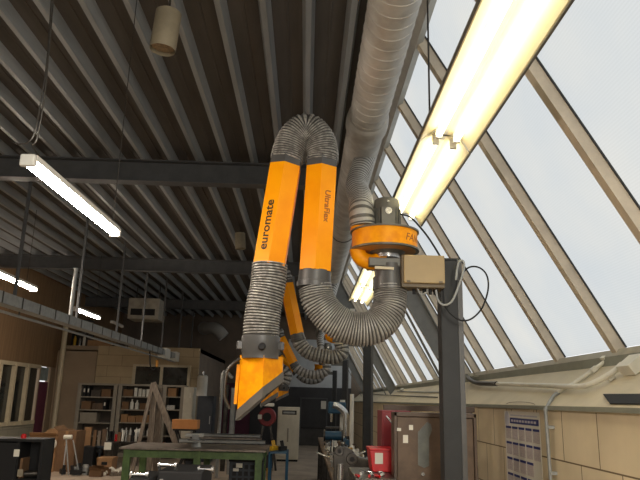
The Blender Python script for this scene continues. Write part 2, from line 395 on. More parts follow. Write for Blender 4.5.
for xx in (x0, (x0 + x1) / 2, x1): MB().box(xx - .04, xx + .04, YO + .43, YO + .5, z0 - .06, z1 + .06).build('mullion', CREAMF, wr)
for a, b in ((x0, (x0 + x1) / 2), ((x0 + x1) / 2, x1)): MB().box(a + .04, b - .04, YO + .47, YO + .49, z0, z1).build('window_pane', DGLASS, wr)
# pale patch, charcoal cladding and sliding door on the far wall
x0, x1, z0, z1 = rect(288, 340, 352, 388, YF); struct(MB().box(x0, 1.7, YF - .05, YF, z0, z1).build('trim_31', GREYW))
x0, x1, z0, z1 = rect(250, 387, 345, 443, YF - .1); struct(MB().box(x0, 1.7, YF - .12, YF - .05, 0, z1).build('trim_32', BLACKW))
x0, x1, z0, z1 = rect(301, 399, 326, 440, YF - .15)
dr = sroot('door_2', (x0, YF - .14, 0))
MB().box(x0, x1, YF - .17, YF - .12, .62, z1).build('door_leaf', BLACKW, dr)
MB().box(x0, x1, YF - .18, YF - .12, 0, .6).build('kick_panel', mat('dark_grey_kick', (78, 76, 74), .5), dr)
MB().box(x0 - .05, x0, YF - .19, YF - .12, 0, z1 + .04).box(x1, x1 + .05, YF - .19, YF - .12, 0, z1 + .04).box(x0 - .05, x1 + .05, YF - .19, YF - .12, z1, z1 + .05).build('door_frame', BEAM, dr)
x0, x1, z0, z1 = rect(214, 383, 252, 440, YF - .1)
dr = sroot('door_3', (x0, YF - .1, 0)); xm2 = (x0 + x1) / 2
for a, b in ((x0, xm2 - .01), (xm2 + .01, x1)): MB().box(a, b, YF - .08, YF, 0, z1).build('door_leaf', PURPLE, dr)
MB().box(x0 - .06, x0, YF - .1, YF, 0, z1).box(x1, x1 + .06, YF - .1, YF, 0, z1).build('door_frame', GALV, dr)
# corner pipe column on the left
a, b = at(67, 324, 18.15), at(53, 425, 18.15)
struct(MB().cyl(((a.x + b.x) / 2, 18.15, 0), ((a.x + b.x) / 2, 18.15, a.z), .07).build('trim_33', CREAMF, smooth=True))

# ================================================================== LAMPS
def trough(name, label, y0, y1, px, py, Yref, group, ntube=1, hang=True):
    c = at(px, py, Yref); X, Z = c.x, c.z
    root = thing(name, label, 'lamp', (X, (y0 + y1) / 2, Z), group)
    w = .15; b = MB()
    # open reflector trough: flat spine with flared sides, ends closed
    pr = [(-w, 0), (-w - .006, .0), (-.09, .075), (.09, .075), (w + .006, 0), (w, 0), (.084, .069), (-.084, .069)]
    ti = math.radians(14)
    def T(u, v): return (X + u * math.cos(ti) + v * math.sin(ti), Z + v * math.cos(ti) - u * math.sin(ti))
    ring = [T(*q) for q in pr]
    b.prism([(u, y0, v) for u, v in ring[:1]] + [(u, y0, v) for u, v in ring[1:]], (0, y1 - y0, 0))
    b.build('reflector', REFL, root)
    e = MB()
    for s_ in (-1, 1):
        e.prism([(T(s_ * (w + .007), -.006)[0], y0, T(s_ * (w + .007), -.006)[1]), (T(s_ * (w + .018), -.006)[0], y0, T(s_ * (w + .018), -.006)[1]), (T(s_ * (w + .018), .02)[0], y0, T(s_ * (w + .018), .02)[1]), (T(s_ * (w + .002), .02)[0], y0, T(s_ * (w + .002), .02)[1])], (0, y1 - y0, 0))
    e.build('rim', MOTOR, root)
    sp = MB(); u0 = T(0, .075); sp.bar((u0[0], y0, u0[1] + .02), (u0[0], y1, u0[1] + .02), .09, .05); sp.build('ballast_housing', LBOX, root)
    L = (y1 - y0) / ntube
    for k in range(ntube):
        a, c2 = y0 + k * L + .05, y0 + (k + 1) * L - .05
        for s_ in (-.055, .055):
            q = T(s_, .035)
            MB().cyl((q[0], a, q[1]), (q[0], c2, q[1]), .019, seg=12).build('fluorescent_tube', TUBE, root, smooth=True)
            for yy in (a - .012, c2 + .012):
                MB().bar((q[0], yy - .012, q[1] + .01), (q[0], yy + .012, q[1] + .01), .04, .06).build('tube_holder', WHITEP, root)
    return root, X, Z
G = 'open twin-tube fluorescent fittings under the sloping glazing'
l1, lx, lz = trough('fluorescent_light', 'nearest open twin-tube fluorescent trough, glowing warm across the upper right of the glazing', .4, 3.60, 445, 145, 3.6, G, 2)
l2, _, _ = trough('fluorescent_light', 'lit twin-tube trough ending just above the orange fan, joined to the nearest one', 3.62, 5.3, 445, 145, 3.6, G)
l3, _, _ = trough('fluorescent_light', 'distant lit twin-tube trough seen through the loop of the big hose', 7.5, 10.2, 445, 145, 3.6, G, 2)
trough('fluorescent_light', 'farthest warm twin-tube trough under the glazing, mostly hidden behind the hoses', 11.6, 14.2, 445, 145, 3.6, G, 2)
for i, (yy, lab) in enumerate([(3.45, 'thin steel rod hanging the nearest fluorescent trough beside the big duct'), (8.0, 'thin hanging rod above the distant fluorescent trough')]):
    x_ = lx - .12
    tag(MB().cyl((x_, yy, lz + .08), (x_, yy, 4.45), .006, seg=6).build('suspension_rod', STEELD, smooth=True), lab, 'rod', 'suspension rods of the fluorescent fittings')

def batten(name, label, a, b, w, group, lit=True):
    a, b = Vector(a), Vector(b)
    root = thing(name, label, 'lamp', tuple((a + b) / 2), group); d = (b - a).normalized()
    MB().bar(a + Vector((0, 0, w * .35)), b + Vector((0, 0, w * .35)), w * 1.15, w * .5).build('housing', LBOX, root, bevel=.004)
    MB().bar(a + d * .02 - Vector((0, 0, w * .1)), b - d * .02 - Vector((0, 0, w * .1)), w * .95, w * .5).build('diffuser', LED if lit else LBOX, root, bevel=.012)
    if w > .063:
        for f_ in (.15, .85): h_ = a.lerp(b, f_); MB().cyl(h_ + Vector((0, 0, w * .5)), (h_.x, h_.y, ZC + .02), .004, seg=6).build('suspension_wire', STEELD, root)
    for e_, s_ in ((a, -1), (b, 1)): MB().bar(e_, e_ + d * s_ * .035, w * 1.2, w * 1.0).build('end_cap', LBOX, root, bevel=.01)
    return root
GL = 'slim batten lights over the left aisle'
A, B = at(30, 162, 3.0), at(114.5, 232, 4.35)
zc = (A.z + B.z) / 2; xc = (A.x + B.x) / 2
batten('batten_light', 'large bright white batten light hanging from cables at upper left', (A.x, 3.0, A.z), (B.x, 4.35, B.z), .062, GL)
for (q0, q1, y0, y1, w, lab) in [((-28, 262), (34, 289), 8.7, 10.7, .09, 'lit batten light cut by the left edge, above the cable trunking'),
                          ((76, 309), (98, 317.5), 12.6, 14.1, .085, 'short-looking lit batten light behind the hanging rods, above the trunking'),
                          ((112, 322), (122, 326.5), 16.2, 17.6, .065, 'unlit farthest batten light just over the trunking')]:
    P, Q = at(*q0, y0), at(*q1, y1); batten('batten_light', lab, P, Q, w, GL, w > .07)
A1 = A + Vector((.03, .05, 0))
p = [A1 + Vector((0, 0, .04)), at(33, 146, 3.05), at(37, 138, 3.05), at(44, 100, 3.05), at(49, 50, 3.05), at(54, -10, 3.05)]
tag(MB().tube(spline(p), .004, 6).build('hanging_cable', STEELD, smooth=True), 'dark cable running from the large left batten light up to the roof deck', 'cable')
p = [at(12, 142, 3.05), at(20, 144, 3.05), at(30, 141, 3.05), at(36, 128, 3.05), at(41, 100, 3.06), at(47, 60, 3.06), at(52, -10, 3.07)]
tag(MB().tube(spline(p), .0035, 6).build('power_cable', STEELD, smooth=True), 'slack dark power cable looping beside the near end of the left batten light', 'cable')
p = [B + Vector((-.02, -.05, .03)), at(118, 205, 4.4), at(122, 160, 4.4), at(126, 100, 4.4)]
pp = B + Vector((0, -.06, .03)); tag(MB().cyl(pp, (pp.x, pp.y, ZC + .02), .003, seg=6).build('hanging_wire', STEELD), 'thin wire holding the far end of the large batten light', 'wire')

# ================================================================== DUCT
def duct_pt(x, y): return atZ(x, y, 3.72)
D0, D1 = duct_pt(396, 0), duct_pt(367, 118)
dx = (D0.x + D1.x) / 2
droot = thing('ventilation_duct', 'large grey spiral-wound round duct hanging along the top of the glazing', 'duct', (dx, 5, 3.72))
yc = D1.y
mb = MB(); P = []; R = []
def duct_seg(y0, y1, r):
    P = []; R = []; y = y0
    while y < y1:
        P += [(dx, y, 3.72), (dx, y + .003, 3.72), (dx, y + .009, 3.72), (dx, y + .012, 3.72)]; R += [r, r + .003, r + .003, r]; y += .11
    P.append((dx, y1, 3.72)); R.append(r); return MB().tube(P, R, 40)
duct_seg(YB, yc - .04, .142).build('duct_tube', DUCT, droot, smooth=True)
duct_seg(yc + .16, 21.5, .150).build('duct_tube', DUCT, droot, smooth=True)
MB().tube([(dx, yc - .05, 3.72), (dx, yc - .03, 3.72), (dx, yc, 3.72), (dx, yc + .05, 3.72), (dx, yc + .14, 3.72), (dx, yc + .18, 3.72)], [.143, .158, .16, .166, .166, .15], 40).build('duct_collar', DUCT, droot, smooth=True)
for y in (1.8, 7.9, 14.0):
    h = MB(); h.tube([(dx + .157 * math.cos(a), y, 3.72 + .157 * math.sin(a)) for a in [i * math.pi / 12 for i in range(25)]], .006, 6); h.cyl((dx, y, 3.88), (dx, y, 4.29), .006, seg=6)
    h.build('duct_hanger', STEELD, droot)

# ================================================================== EXTRACTION ARMS
def fan_unit(c, label, sc=1.0, drop=(358, 178, 5.4)):
    """orange scroll fan with motor; c = centre of the drum"""
    root = thing('extraction_fan', label, 'fan', tuple(c), 'orange extraction fans on the posts')
    r, h = .232, .066
    def P(x, y, z): return c + Vector((x, y, z))
    b = MB(); seg = 48
    prof = [(.0, h), (r - .004, h), (r, h - .004), (r, -h + .004), (r - .004, -h)]
    pts = []
    b.tube([P(0, 0, h), P(0, 0, h - .004), P(0, 0, -h + .004), P(0, 0, -h)], [r - .004, r, r, r - .004], 64); b.build('drum', YELD, root, smooth=True)
    b = MB()
    for z in (h, -h): b.tube([P(0, 0, z - .006), P(0, 0, z + .006)], [r + .012, r + .012], 64)
    b.build('flange_ring', MOTOR, root, smooth=True)
    b = MB(); b.tube([P(0, 0, -h - .007), P(0, 0, -h - .010)], [r - .012, r - .03], 48); b.build('bottom_plate', mat('dull_orange_plate', (186, 128, 62), .5), root, smooth=True)
    # scroll outlet on the left, facing up
    o = MB(); ox = -r + .075
    o.tube([P(ox, -.01, h), P(ox, -.01, h + .03)], [.088, .088], 32)
    o.build('outlet', YELD, root, smooth=True)
    o = MB(); pts = spline([P(-.20, -.02, -h + .01), P(-.17, -.02, -h - .06), P(-.09, -.01, -h - .085), P(0, 0, -h - .05)], 6)
    o.tube(pts, [.055] * len(pts), 16); o.build('scroll', YELD, root, smooth=True)
    m = MB(); mx, mr = .015, .094
    m.tube([P(mx, 0, h), P(mx, 0, h + .20), P(mx, 0, h + .24), P(mx, 0, h + .25)], [mr, mr, mr * .93, mr * .75], 32)
    for k in range(20):
        a = 2 * math.pi * k / 20; m.bar(P(mx + (mr + .004) * math.cos(a), (mr + .004) * math.sin(a), h + .01), P(mx + (mr + .004) * math.cos(a), (mr + .004) * math.sin(a), h + .17), .006, .012, (math.cos(a), math.sin(a), 0))
    mo = m.build('motor', MOTOR, root, smooth=True)
    MB().tube([P(mx, -mr - .015, h + .135), P(mx, -mr - .022, h + .135)], [.026, .024], 20).build('name_plate', SILVER, mo)
    MB().tube([P(mx - .002, -mr - .012, h + .205), P(mx - .002, -mr - .02, h + .205)], [.009, .008], 10).build('eye_bolt', SILVER, mo)
    MB().box(c.x + mx - .05, c.x + mx + .05, c.y - mr - .016, c.y - mr + .02, c.z + h + .02, c.z + h + .165).build('terminal_cover', MOTOR, mo, bevel=.004)
    n = MB(); n.tube([P(.02, 0, -h - .008), P(.02, 0, -h - .03)], [.13, .09], 32); n.slot(1).tube([P(.02, 0, -h - .03), P(.02, 0, -h - .055)], [.088, .088], 32)
    n.build('inlet', [MOTOR, SILVER], root, smooth=True)
    return root
fc = at(384.5, 242, 4.4); fc = Vector(fc)
f1 = fan_unit(fc, 'nearest orange drum-shaped extraction fan with grey motor, right of the yellow arm')
# lettering on the drum
text_r = .2335
a0 = math.radians(-52)
def wrap_text(body, root, c, rad, ang, z, size, m):
    o = text_mesh(body, size, m, 'lettering', root, (c.x, c.y, c.z), (1, 0, 0), (0, 0, 1), .0004, .25)
    me = o.data
    for v in me.vertices:
        lx_, lz_, ly_ = v.co.x, v.co.z, v.co.y
        a = ang + lx_ / rad
        v.co = Vector((math.cos(a) * (rad - ly_), math.sin(a) * (rad - ly_), lz_ + z))
    return o
wrap_text('FAN', f1, fc, .2335, math.radians(-42), -.005, .075, TEXTR)
for i, (dy, lab) in enumerate([(6.0, 'second orange extraction fan, mostly hidden behind the big looping hose'), (12.0, 'third orange extraction fan far down the row of posts'), (18.0, 'farthest orange extraction fan on the last post')]):
    c = copy_tree(f1); c.location = f1.location + Vector((0, dy, 0)); c['label'] = lab

def flex(name, label, pts, r, step=.016, m=DUCT, group=None, depth=.95, seg=24):
    mb = ribbed(MB(), spline(pts, 12), r, step, depth, seg); return tag(mb.build(name, [m, HOSE_SHADE], smooth=False), label, 'hose', group)
# branch from duct down to the fan
GB = 'flexible branch ducts from the main duct to the fans'
ob = fc + Vector((-.157, -.01, .10))
flex('flexible_duct', 'ribbed pale flexible duct dropping from the big duct to the nearest orange fan', [ob, ob + Vector((-.01, .02, .12)), at(361, 200, 4.6), at(357, 184, 4.85), Vector((dx + .04, 5.15, 3.66))], .092, group=GB)
for dy, lab in ((6.0, 'ribbed flexible duct feeding the second orange fan'), (12.0, 'ribbed flexible duct feeding the third orange fan')):
    o2 = ob + Vector((0, dy, 0)); flex('flexible_duct', lab, [o2, o2 + Vector((-.01, .02, .12)), o2 + Vector((-.03, .25, .35)), Vector((dx + .04, 5.2 + dy, 3.66))], .092, .03, group=GB, seg=14)

# posts
def post(y, x, z1, label):
    root = thing('steel_post', label, 'post', (x, y, 0), 'dark steel posts along the right wall')
    w, d, t_ = .140, .135, .010
    b = MB(); b.box(x - w / 2, x + w / 2, y - d / 2, y + d / 2, 0, z1)
    b.build('column', POSTM, root, bevel=.006)
    MB().box(x + w / 2 - .022, x + w / 2 + .012, y - d / 2 - .006, y - d / 2 + .03, 0, z1).build('edge_strip', COLLAR, root)
    MB().box(x - .12, x + .12, y - .12, y + .12, 0, .015).build('base_plate', POSTM, root)
    MB().box(x - w / 2 - .005, x + w / 2 + .005, y - d / 2 - .005, y + d / 2 + .005, z1, z1 + .012).build('top_plate', POSTM, root)
    return root
pt = at(450, 262, 4.48)
p1 = post(4.48, at(450.5, 370, 4.48).x, pt.z, 'nearest dark steel post, carrying the beige electrical box')
px_ = p1.location.x
for y, lab in ((10.4, 'second dark steel post behind the looping hose, standing at the workbench'), (16.4, 'third dark steel post along the right wall'), (22.3, 'farthest dark steel post along the right wall, by the charcoal sliding door')):
    post(y, px_ - .01, pt.z, lab)
# bracket, inlet elbow and hose from the fan
def bracket(c, y, label):
    root = thing('wall_bracket', label, 'bracket', (c.x, c.y, c.z - .2), 'fan brackets on the posts')
    b = MB(); z = c.z - .165
    b.box(c.x - .12, c.x + .14, c.y - .10, c.y + .10, z - .03, z + .03)
    b.box(c.x + .10, px_ - .06, y - .04, y + .04, z - .08, z + .02)
    b.build('bracket_arm', MOTOR, root, bevel=.006)
    MB().bar((c.x - .08, c.y - .11, z - .045), (c.x + .05, c.y - .11, z - .05), .02, .018).build('lever', LEDGE, root)
    return root
bracket(fc, 4.48, 'dark bracket holding the nearest fan on its post')
bracket(fc + Vector((0, 6, 0)), 10.4, 'dark bracket holding the second fan on its post')
bracket(fc + Vector((0, 12, 0)), 16.4, 'dark bracket holding the third fan on its post')
bracket(fc + Vector((0, 18, 0)), 22.3, 'dark bracket holding the farthest fan on its post')

def arm(label, dy, Y, hose1, tubeA, bend, tubeB, hose2, hood, group, sc=1.0, text=False, step=.011):
    """all px lists are centre lines; Y the depth of the plane the arm hangs in"""
    def q(p, yo=0.0): return at(p[0], p[1], Y + yo + (p[2] if len(p) > 2 else 0))
    root = thing('fume_extractor', label, 'fume extractor', tuple(q(tubeA[0])), group)
    rh, rt = .118, .124
    seg = 28 if step < .02 else 16
    H1 = spline([q(p) for p in hose1], 14)
    ribbed(MB(), H1, rh, step * .62, .90, seg).build('lower_hose', [HOSE, HOSE_SHADE], root)
    def cph(a, b, off):
        d_ = (b - a).normalized(); rf = Vector((0, 1, 0)); N_ = (rf - d_ * rf.dot(d_)).normalized(); B_ = d_.cross(N_); v_ = Vector(CAM) - (a + b) / 2
        return math.atan2(v_.dot(B_), v_.dot(N_)) + off
    def hexa(a, b, ph, name, m):
        o = MB().tube([a, b], rt, 6, True, phase=ph).build(name, m, root, bevel=.004 if step < .02 else 0); return o
    a, b = q(tubeA[0]), q(tubeA[1])
    phA = cph(a, b, tubeA[2]); hexa(a, b, phA, 'arm_tube', YEL)
    d = (b - a).normalized()
    MB().tube([a - d * .11, a - d * .075, a - d * .07, a + d * .005], [.121, .121, .115, .112], 24).build('tube_collar', COLLAR, root, smooth=True)
    MB().tube([b - d * .005, b + d * .07], rt * .99, 6, phase=phA).build('tube_collar', COLLAR, root)
    a2, b2 = q(tubeB[0]), q(tubeB[1]); d2 = (b2 - a2).normalized()
    phB = cph(a2, b2, tubeB[2]); hexa(a2, b2, phB, 'arm_tube', YEL)
    MB().tube([a2 - d2 * .07, a2 + d2 * .005], rt * .99, 6, phase=phB).build('tube_collar', COLLAR, root)
    BD = spline([b + d * .05] + [q(p) for p in bend] + [a2 - d2 * .05], 12)
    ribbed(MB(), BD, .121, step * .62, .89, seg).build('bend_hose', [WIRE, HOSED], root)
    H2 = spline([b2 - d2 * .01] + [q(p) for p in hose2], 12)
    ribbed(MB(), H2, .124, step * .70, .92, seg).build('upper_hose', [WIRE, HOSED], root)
    e = H2[-1]
    c = MB(); c.tube([e + Vector((0, 0, .01)), e, e - Vector((0, 0, .01)), e - Vector((0, 0, .10)), e - Vector((0, 0, .11)), e - Vector((0, 0, .145))], [.118, .130, .130, .130, .124, .124], 32)
    cc = c.build('swivel_collar', COLLAR, root, smooth=True)
    for s_ in (-1, 1):
        MB().bar(e + Vector((s_ * .11, -.02, -.06)), e + Vector((s_ * .155, -.03, -.06)), .05, .055).build('hinge_lug', COLLAR, cc, bevel=.006)
    MB().tube([e + Vector((.02, -.12, -.075)), e + Vector((.02, -.15, -.075)), e + Vector((.02, -.165, -.075))], [.02, .026, .018], 12).build('locking_knob', BLACK, cc, smooth=True)
    # hood: faceted shell cut by a slanted plane
    top = e - Vector((0, 0, .14)); tl, tr, xm, yl, yr, ym = [hood[k] for k in ('l', 'r', 'm', 'yl', 'yr', 'yt')]
    L_, R_, M_ = q((tl, ym)), q((tr, ym), .06), q((xm, ym), -.12)
    zt = q((tl, ym)).z; zl = q((tl - 1, yl)).z; zr = q((tr, yr), .06).z
    pl = [(L_.x, Y - .02), (M_.x, Y - .12), (R_.x, Y + .04), (R_.x, Y + .16), (M_.x, Y + .24), (L_.x, Y + .16)]
    def zz(x): return zl + (zr - zl) * (x - L_.x) / (R_.x - L_.x)
    n_ = len(pl); k = .045
    cx_ = sum(p_[0] for p_ in pl) / n_; cy_ = sum(p_[1] for p_ in pl) / n_
    topv = [(x, y, zt - (0 if 1 else 0)) for x, y in pl]; mid = [(x, y, zz(x)) for x, y in pl]
    s_ = MB(); s_.add(topv + mid + [((x - cx_) * .96 + cx_, (y - cy_) * .96 + cy_, z - .01) for x, y, z in topv] + [((x - cx_) * .96 + cx_, (y - cy_) * .96 + cy_, z) for x, y, z in mid],
          [tuple(range(n_))] + [(i, (i + 1) % n_, n_ + (i + 1) % n_, n_ + i) for i in range(n_)] + [tuple(range(2 * n_, 3 * n_))[::-1]] + [(2 * n_ + i, 3 * n_ + i, 3 * n_ + (i + 1) % n_, 2 * n_ + (i + 1) % n_) for i in range(n_)] + [(n_ + i, n_ + (i + 1) % n_, 3 * n_ + (i + 1) % n_, 3 * n_ + i) for i in range(n_)])
    ho = s_.build('hood', YELD, root)
    g = MB(); lo = [(x, y, z + .012) for x, y, z in mid]; 
    def grow(P_, f, dz): return [((x - cx_) * f + cx_, (y - cy_) * f + cy_, z + dz) for x, y, z in P_]
    A_, B_, C_, D_ = grow(lo, 1.03, 0), grow(lo, 1.06, -.065), grow(lo, .93, -.065), grow(lo, .93, 0)
    g.add(A_ + B_ + C_ + D_, [(i + k_ * n_, (i + 1) % n_ + k_ * n_, (i + 1) % n_ + ((k_ + 1) % 4) * n_, i + ((k_ + 1) % 4) * n_) for k_ in range(4) for i in range(n_)])
    g.build('hood_rim', GREYP, ho)
    MB().bar((L_.x - .008, Y + .0, zt - .06), (L_.x - .015, Y + .0, zl + .05), .02, .05, (0, 1, 0)).build('hinge_strip', YELD, ho)
    hd = spline([(L_.x, Y - .03, zt - .02), (L_.x - .045, Y - .05, zt - .06), (L_.x - .08, Y - .06, zt - .12), (L_.x - .085, Y - .06, zt - .26), (L_.x - .05, Y - .04, zl + .02)], 6)
    MB().tube(hd, .010, 10).build('handle', STEELD, ho, smooth=True)
    return root, (a, b, d, phA), (a2, b2, d2, phB)
GA = 'yellow extraction arms along the right wall'
ar, TA, TB = arm('large nearest yellow extraction arm with lettering, folded double over a ribbed bend', 0, 4.35,
    [(390, 287, .045), (390, 296, .04), (388, 312, .02), (374, 327), (352, 328), (332, 318), (319, 302), (315, 286)],
    [(315, 272), (321.5, 169), math.radians(0)], [(322, 153), (318, 139), (307, 129.5), (296, 136), (289.5, 149)],
    [(285.5, 167), (269.5, 266), math.radians(6)], [(268, 285), (264, 305), (261.5, 325), (261, 337)],
    dict(l=240.5, r=283, m=264, yl=412, yr=374, yt=355.5), GA, text=True)
# inlet sleeve under the first fan
sl = MB(); e = at(390, 268, 4.4); sl.tube([e + Vector((0, 0, .02)), e - Vector((0, 0, .07)), e - Vector((0, 0, .072)), e - Vector((0, 0, .16))], [.108, .110, .121, .123], 32); sl.build('inlet_sleeve', COLLAR, ar, smooth=True)
# lettering
def face_text(body, T3, rt, ang_deg, along, size, m, root, flip=1):
    a, b, d, _p = T3
    ref = Vector((0, 1, 0)); N = (ref - d * ref.dot(d)).normalized(); B = d.cross(N)
    an = math.radians(ang_deg); nrm = N * math.cos(an) + B * math.sin(an)
    c = a.lerp(b, along) + nrm * (rt * math.cos(math.pi / 6) + .002)
    x = d * flip; y = nrm.cross(x)
    text_mesh(body, size, m, 'lettering', root, c, x, y, .0006, 0, size * .018)
def facing(T3, ph):
    a, b, d, _p = T3; ref = Vector((0, 1, 0)); N = (ref - d * ref.dot(d)).normalized(); B = d.cross(N); out = []
    for k in range(6):
        an = ph + math.radians(60 * k + 30); n_ = N * math.cos(an) + B * math.sin(an); c = a.lerp(b, .5)
        v = (Vector(CAM) - c).normalized()
        if n_.dot(v) > .1: out.append((n_.x, math.degrees(an)))
    return sorted(out)
fa = facing(TB, TB[3]); face_text('euromate', TB, .124, fa[0][1], .635, .092, TEXTM, ar, -1)
fb = facing(TA, TA[3]); face_text('UltraFlex', TA, .124, fb[-1][1], .60, .062, TEXTR, ar, -1)

arm('second yellow extraction arm, its tube leaning left behind the nearest hose', 0, 10.4,
    [(341, 343), (342, 352), (334, 357), (322, 356), (308, 352), (300, 344), (298, 338)], [(297, 334), (286.5, 284), .1], [(284, 275), (279, 270), (275, 276)],
    [(274, 284), (268, 345), .3], [(268, 350), (270, 358), (270, 364), (270, 368)], dict(l=262, r=278, m=271, yl=404, yr=393, yt=384), GA, step=.035)
arm('third yellow extraction arm further down the row, its tube showing below the second', 0, 16.4,
    [(327, 365), (326, 371), (318, 374.5), (308, 374), (299, 370), (295, 366)], [(293.5, 363), (281, 338), .1], [(279, 332), (275, 330), (272, 334)],
    [(271.5, 338), (274, 366), .3], [(277, 368), (283, 369), (287.5, 374), (286, 381), (283.5, 385)], dict(l=276.5, r=288.5, m=283, yl=399, yr=393, yt=386), GA, step=.06)
arm('farthest yellow extraction arm, a small orange tube end low behind the third', 0, 22.35,
    [(322, 372), (321, 378), (314, 381), (305, 380), (298, 375)], [(294, 371), (280, 357), .1], [(277, 354), (273, 354), (271, 358)],
    [(271, 362), (273, 372), .3], [(273, 376), (274, 379)], dict(l=270, r=278, m=274, yl=394, yr=391, yt=388.5), GA, step=.09)

# ================================================================== ELECTRICS NEAR THE POST
x0, x1, z0, z1 = rect(404, 255, 445, 286, 4.22)
root = thing('electrical_box', 'beige plastic electrical box on top of the nearest steel post', 'box', ((x0 + x1) / 2, 4.3, z0))
MB().box(x0, x1, 4.22, 4.33, z0 + .02, z1).build('lid', TANBOX, root, bevel=.008)
MB().box(x0 - .012, x1 + .004, 4.25, 4.405, z0 - .005, z1 + .004).build('back_box', mat('beige_plastic_back', (104, 90, 66), .5), root, bevel=.006)
for xx in (x0 + .03, x1 - .03): MB().box(xx - .012, xx + .012, 4.215, 4.225, z0 + .022, z0 + .036).build('catch', mat('beige_plastic_back', (0, 0, 0)), root)
for i, u in enumerate((.3, .55, .7, .82)): MB().cyl((x0 + (x1 - x0) * u, 4.32, z0 + .0), (x0 + (x1 - x0) * u, 4.32, z0 - .04), .012, seg=10).build('cable_gland', BLACK, root, smooth=True)
def cable(name, label, pts, r, m, Y=None, group=None, cat='cable'):
    P = [Vector(p) if len(p) == 3 and Y is None else at(p[0], p[1], Y + (p[2] if len(p) > 2 else 0)) for p in pts]
    return tag(MB().tube(spline(P, 8), r, 8).build(name, m, smooth=True), label, cat, group)
cable('loop_cable', 'thin black cable making a wide loop to the right of the post', [(443, 288), (444, 303), (450, 313), (460, 320), (471, 319), (482, 308), (488, 290), (487, 276), (480, 268), (470, 267), (462, 274), (458, 288), (452, 301), (447, 306)], .006, BLACK, 4.3)
cable('grey_cable', 'thick pale grey cable sweeping from below the beige box around the post top', [(436, 290), (438, 300), (444, 305), (452, 301), (459, 285), (464, 268), (463, 261), (459, 262), (457, 270), (456, 280)], .0075, GALV, 4.25)
cable('short_cable', 'short grey cable bowing below the beige electrical box', [(417, 288), (421, 294), (427, 292), (427, 287)], .007, GALV, 4.3)
cable('motor_cable', 'thin black cable arching from the nearest fan motor down to the beige box', [(400, 214, .0), (410, 217), (420, 227), (430, 240), (441, 258), (442, 262, .06)], .007, BLACK, 4.36)

# ================================================================== LEDGE PIPEWORK
def lp(pts, r, name, label, m=PIPEW, cat='pipe', lift=None, group=None):
    P = [ledge(a, b, (lift or r + .006)) for a, b in pts]
    return tag(MB().tube(spline(P, 6), r, 10).build(name, m, smooth=True), label, cat, group)
lp([(462, 352), (464, 366), (470, 380), (478, 386), (488, 387.5), (500, 388)], .024, 'elbow_pipe', 'dark bent pipe elbow coming off the nearest post onto the ledge', STEELD, lift=.05)
lp([(488, 387), (540, 390), (578, 392), (592, 391), (604, 386), (618, 378), (627, 370)], .018, 'conduit_pipe', 'long pale conduit running along the ledge and bending up to the junction box at right', lift=.045)
lp([(560, 394), (572, 388), (590, 376), (607, 364)], .014, 'conduit_pipe', 'diagonal pale conduit crossing the ledge up to a small fitting under the sill')
v0 = ledge(560, 394); v1 = Vector((XW - .045, ledge(553, 403).y, 1.57)); v2 = Vector((XW - .03, v1.y, .4))
tag(MB().tube(spline([v0, ledge(555, 399, .02), v1, v1 - Vector((0, 0, .1)), v2], 6), .012, 10).build('conduit_pipe', GALV, smooth=True), 'vertical grey conduit running down the tan wall right of the calendar', 'pipe')
for i, z in enumerate((1.45, 1.15)): tag(MB().box(XW - .045, XW - .0, v1.y - .022, v1.y + .022, z, z + .02).build('pipe_clip', GALV), ['upper small clip on the grey wall conduit', 'lower small clip on the grey wall conduit'][i], 'clip')
def lbox(x, y, sx, sy, sz, name, label, m, cat, lift=.0):
    c = ledge(x, y, lift + .004); nn = Vector(LN).normalized(); u = Vector((0, 1, 0)); w = u.cross(nn)
    mb = MB(); mb.prism([c - u * sx / 2 - w * sy / 2, c + u * sx / 2 - w * sy / 2, c + u * sx / 2 + w * sy / 2, c - u * sx / 2 + w * sy / 2], nn * sz)
    return tag(mb.build(name, m, bevel=.004), label, cat)
lbox(637, 370, .16, .12, .07, 'junction_box', 'pale square junction box on the ledge at the right edge', PIPEW, 'junction box')
lbox(609, 362, .06, .05, .05, 'pipe_fitting', 'small round pale fitting where the diagonal conduit meets the sill', PIPEW, 'fitting')
lbox(480, 378, .22, .05, .04, 'cable_joint', 'small pale cable joint on the ledge just right of the nearest post', PIPEW, 'cable joint')
for i, (x, y) in enumerate([(596, 372), (613, 380)]): lbox(x, y, .03, .045, .035, 'pipe_saddle', ['small saddle clip on the diagonal ledge conduit', 'saddle clip on the long ledge conduit near the junction box'][i], PIPEW, 'clip')
q = [ledge(604, 395.5, .006), ledge(648, 395.5, .006), ledge(648, 405.5, .006), ledge(611, 405, .006)]
tag(MB().prism(q, Vector(LN).normalized() * .006).build('vent_opening', BLACK), 'dark rectangular vent panel let into the ledge at the right edge', 'vent')
lp([(398, 392), (430, 393), (446, 393)], .010, 'conduit_pipe', 'thin conduit on the ledge between the second rafter and the nearest post', GALV)
lp([(366, 393), (374, 394.5), (396, 396), (438, 398)], .007, 'ledge_cable', 'thin dark cable strung along the far ledge', BLACK, 'cable')
lbox(403, 391, .30, .05, .05, 'cable_joint', 'pale cable joint at the foot of the second rafter', PIPEW, 'cable joint')

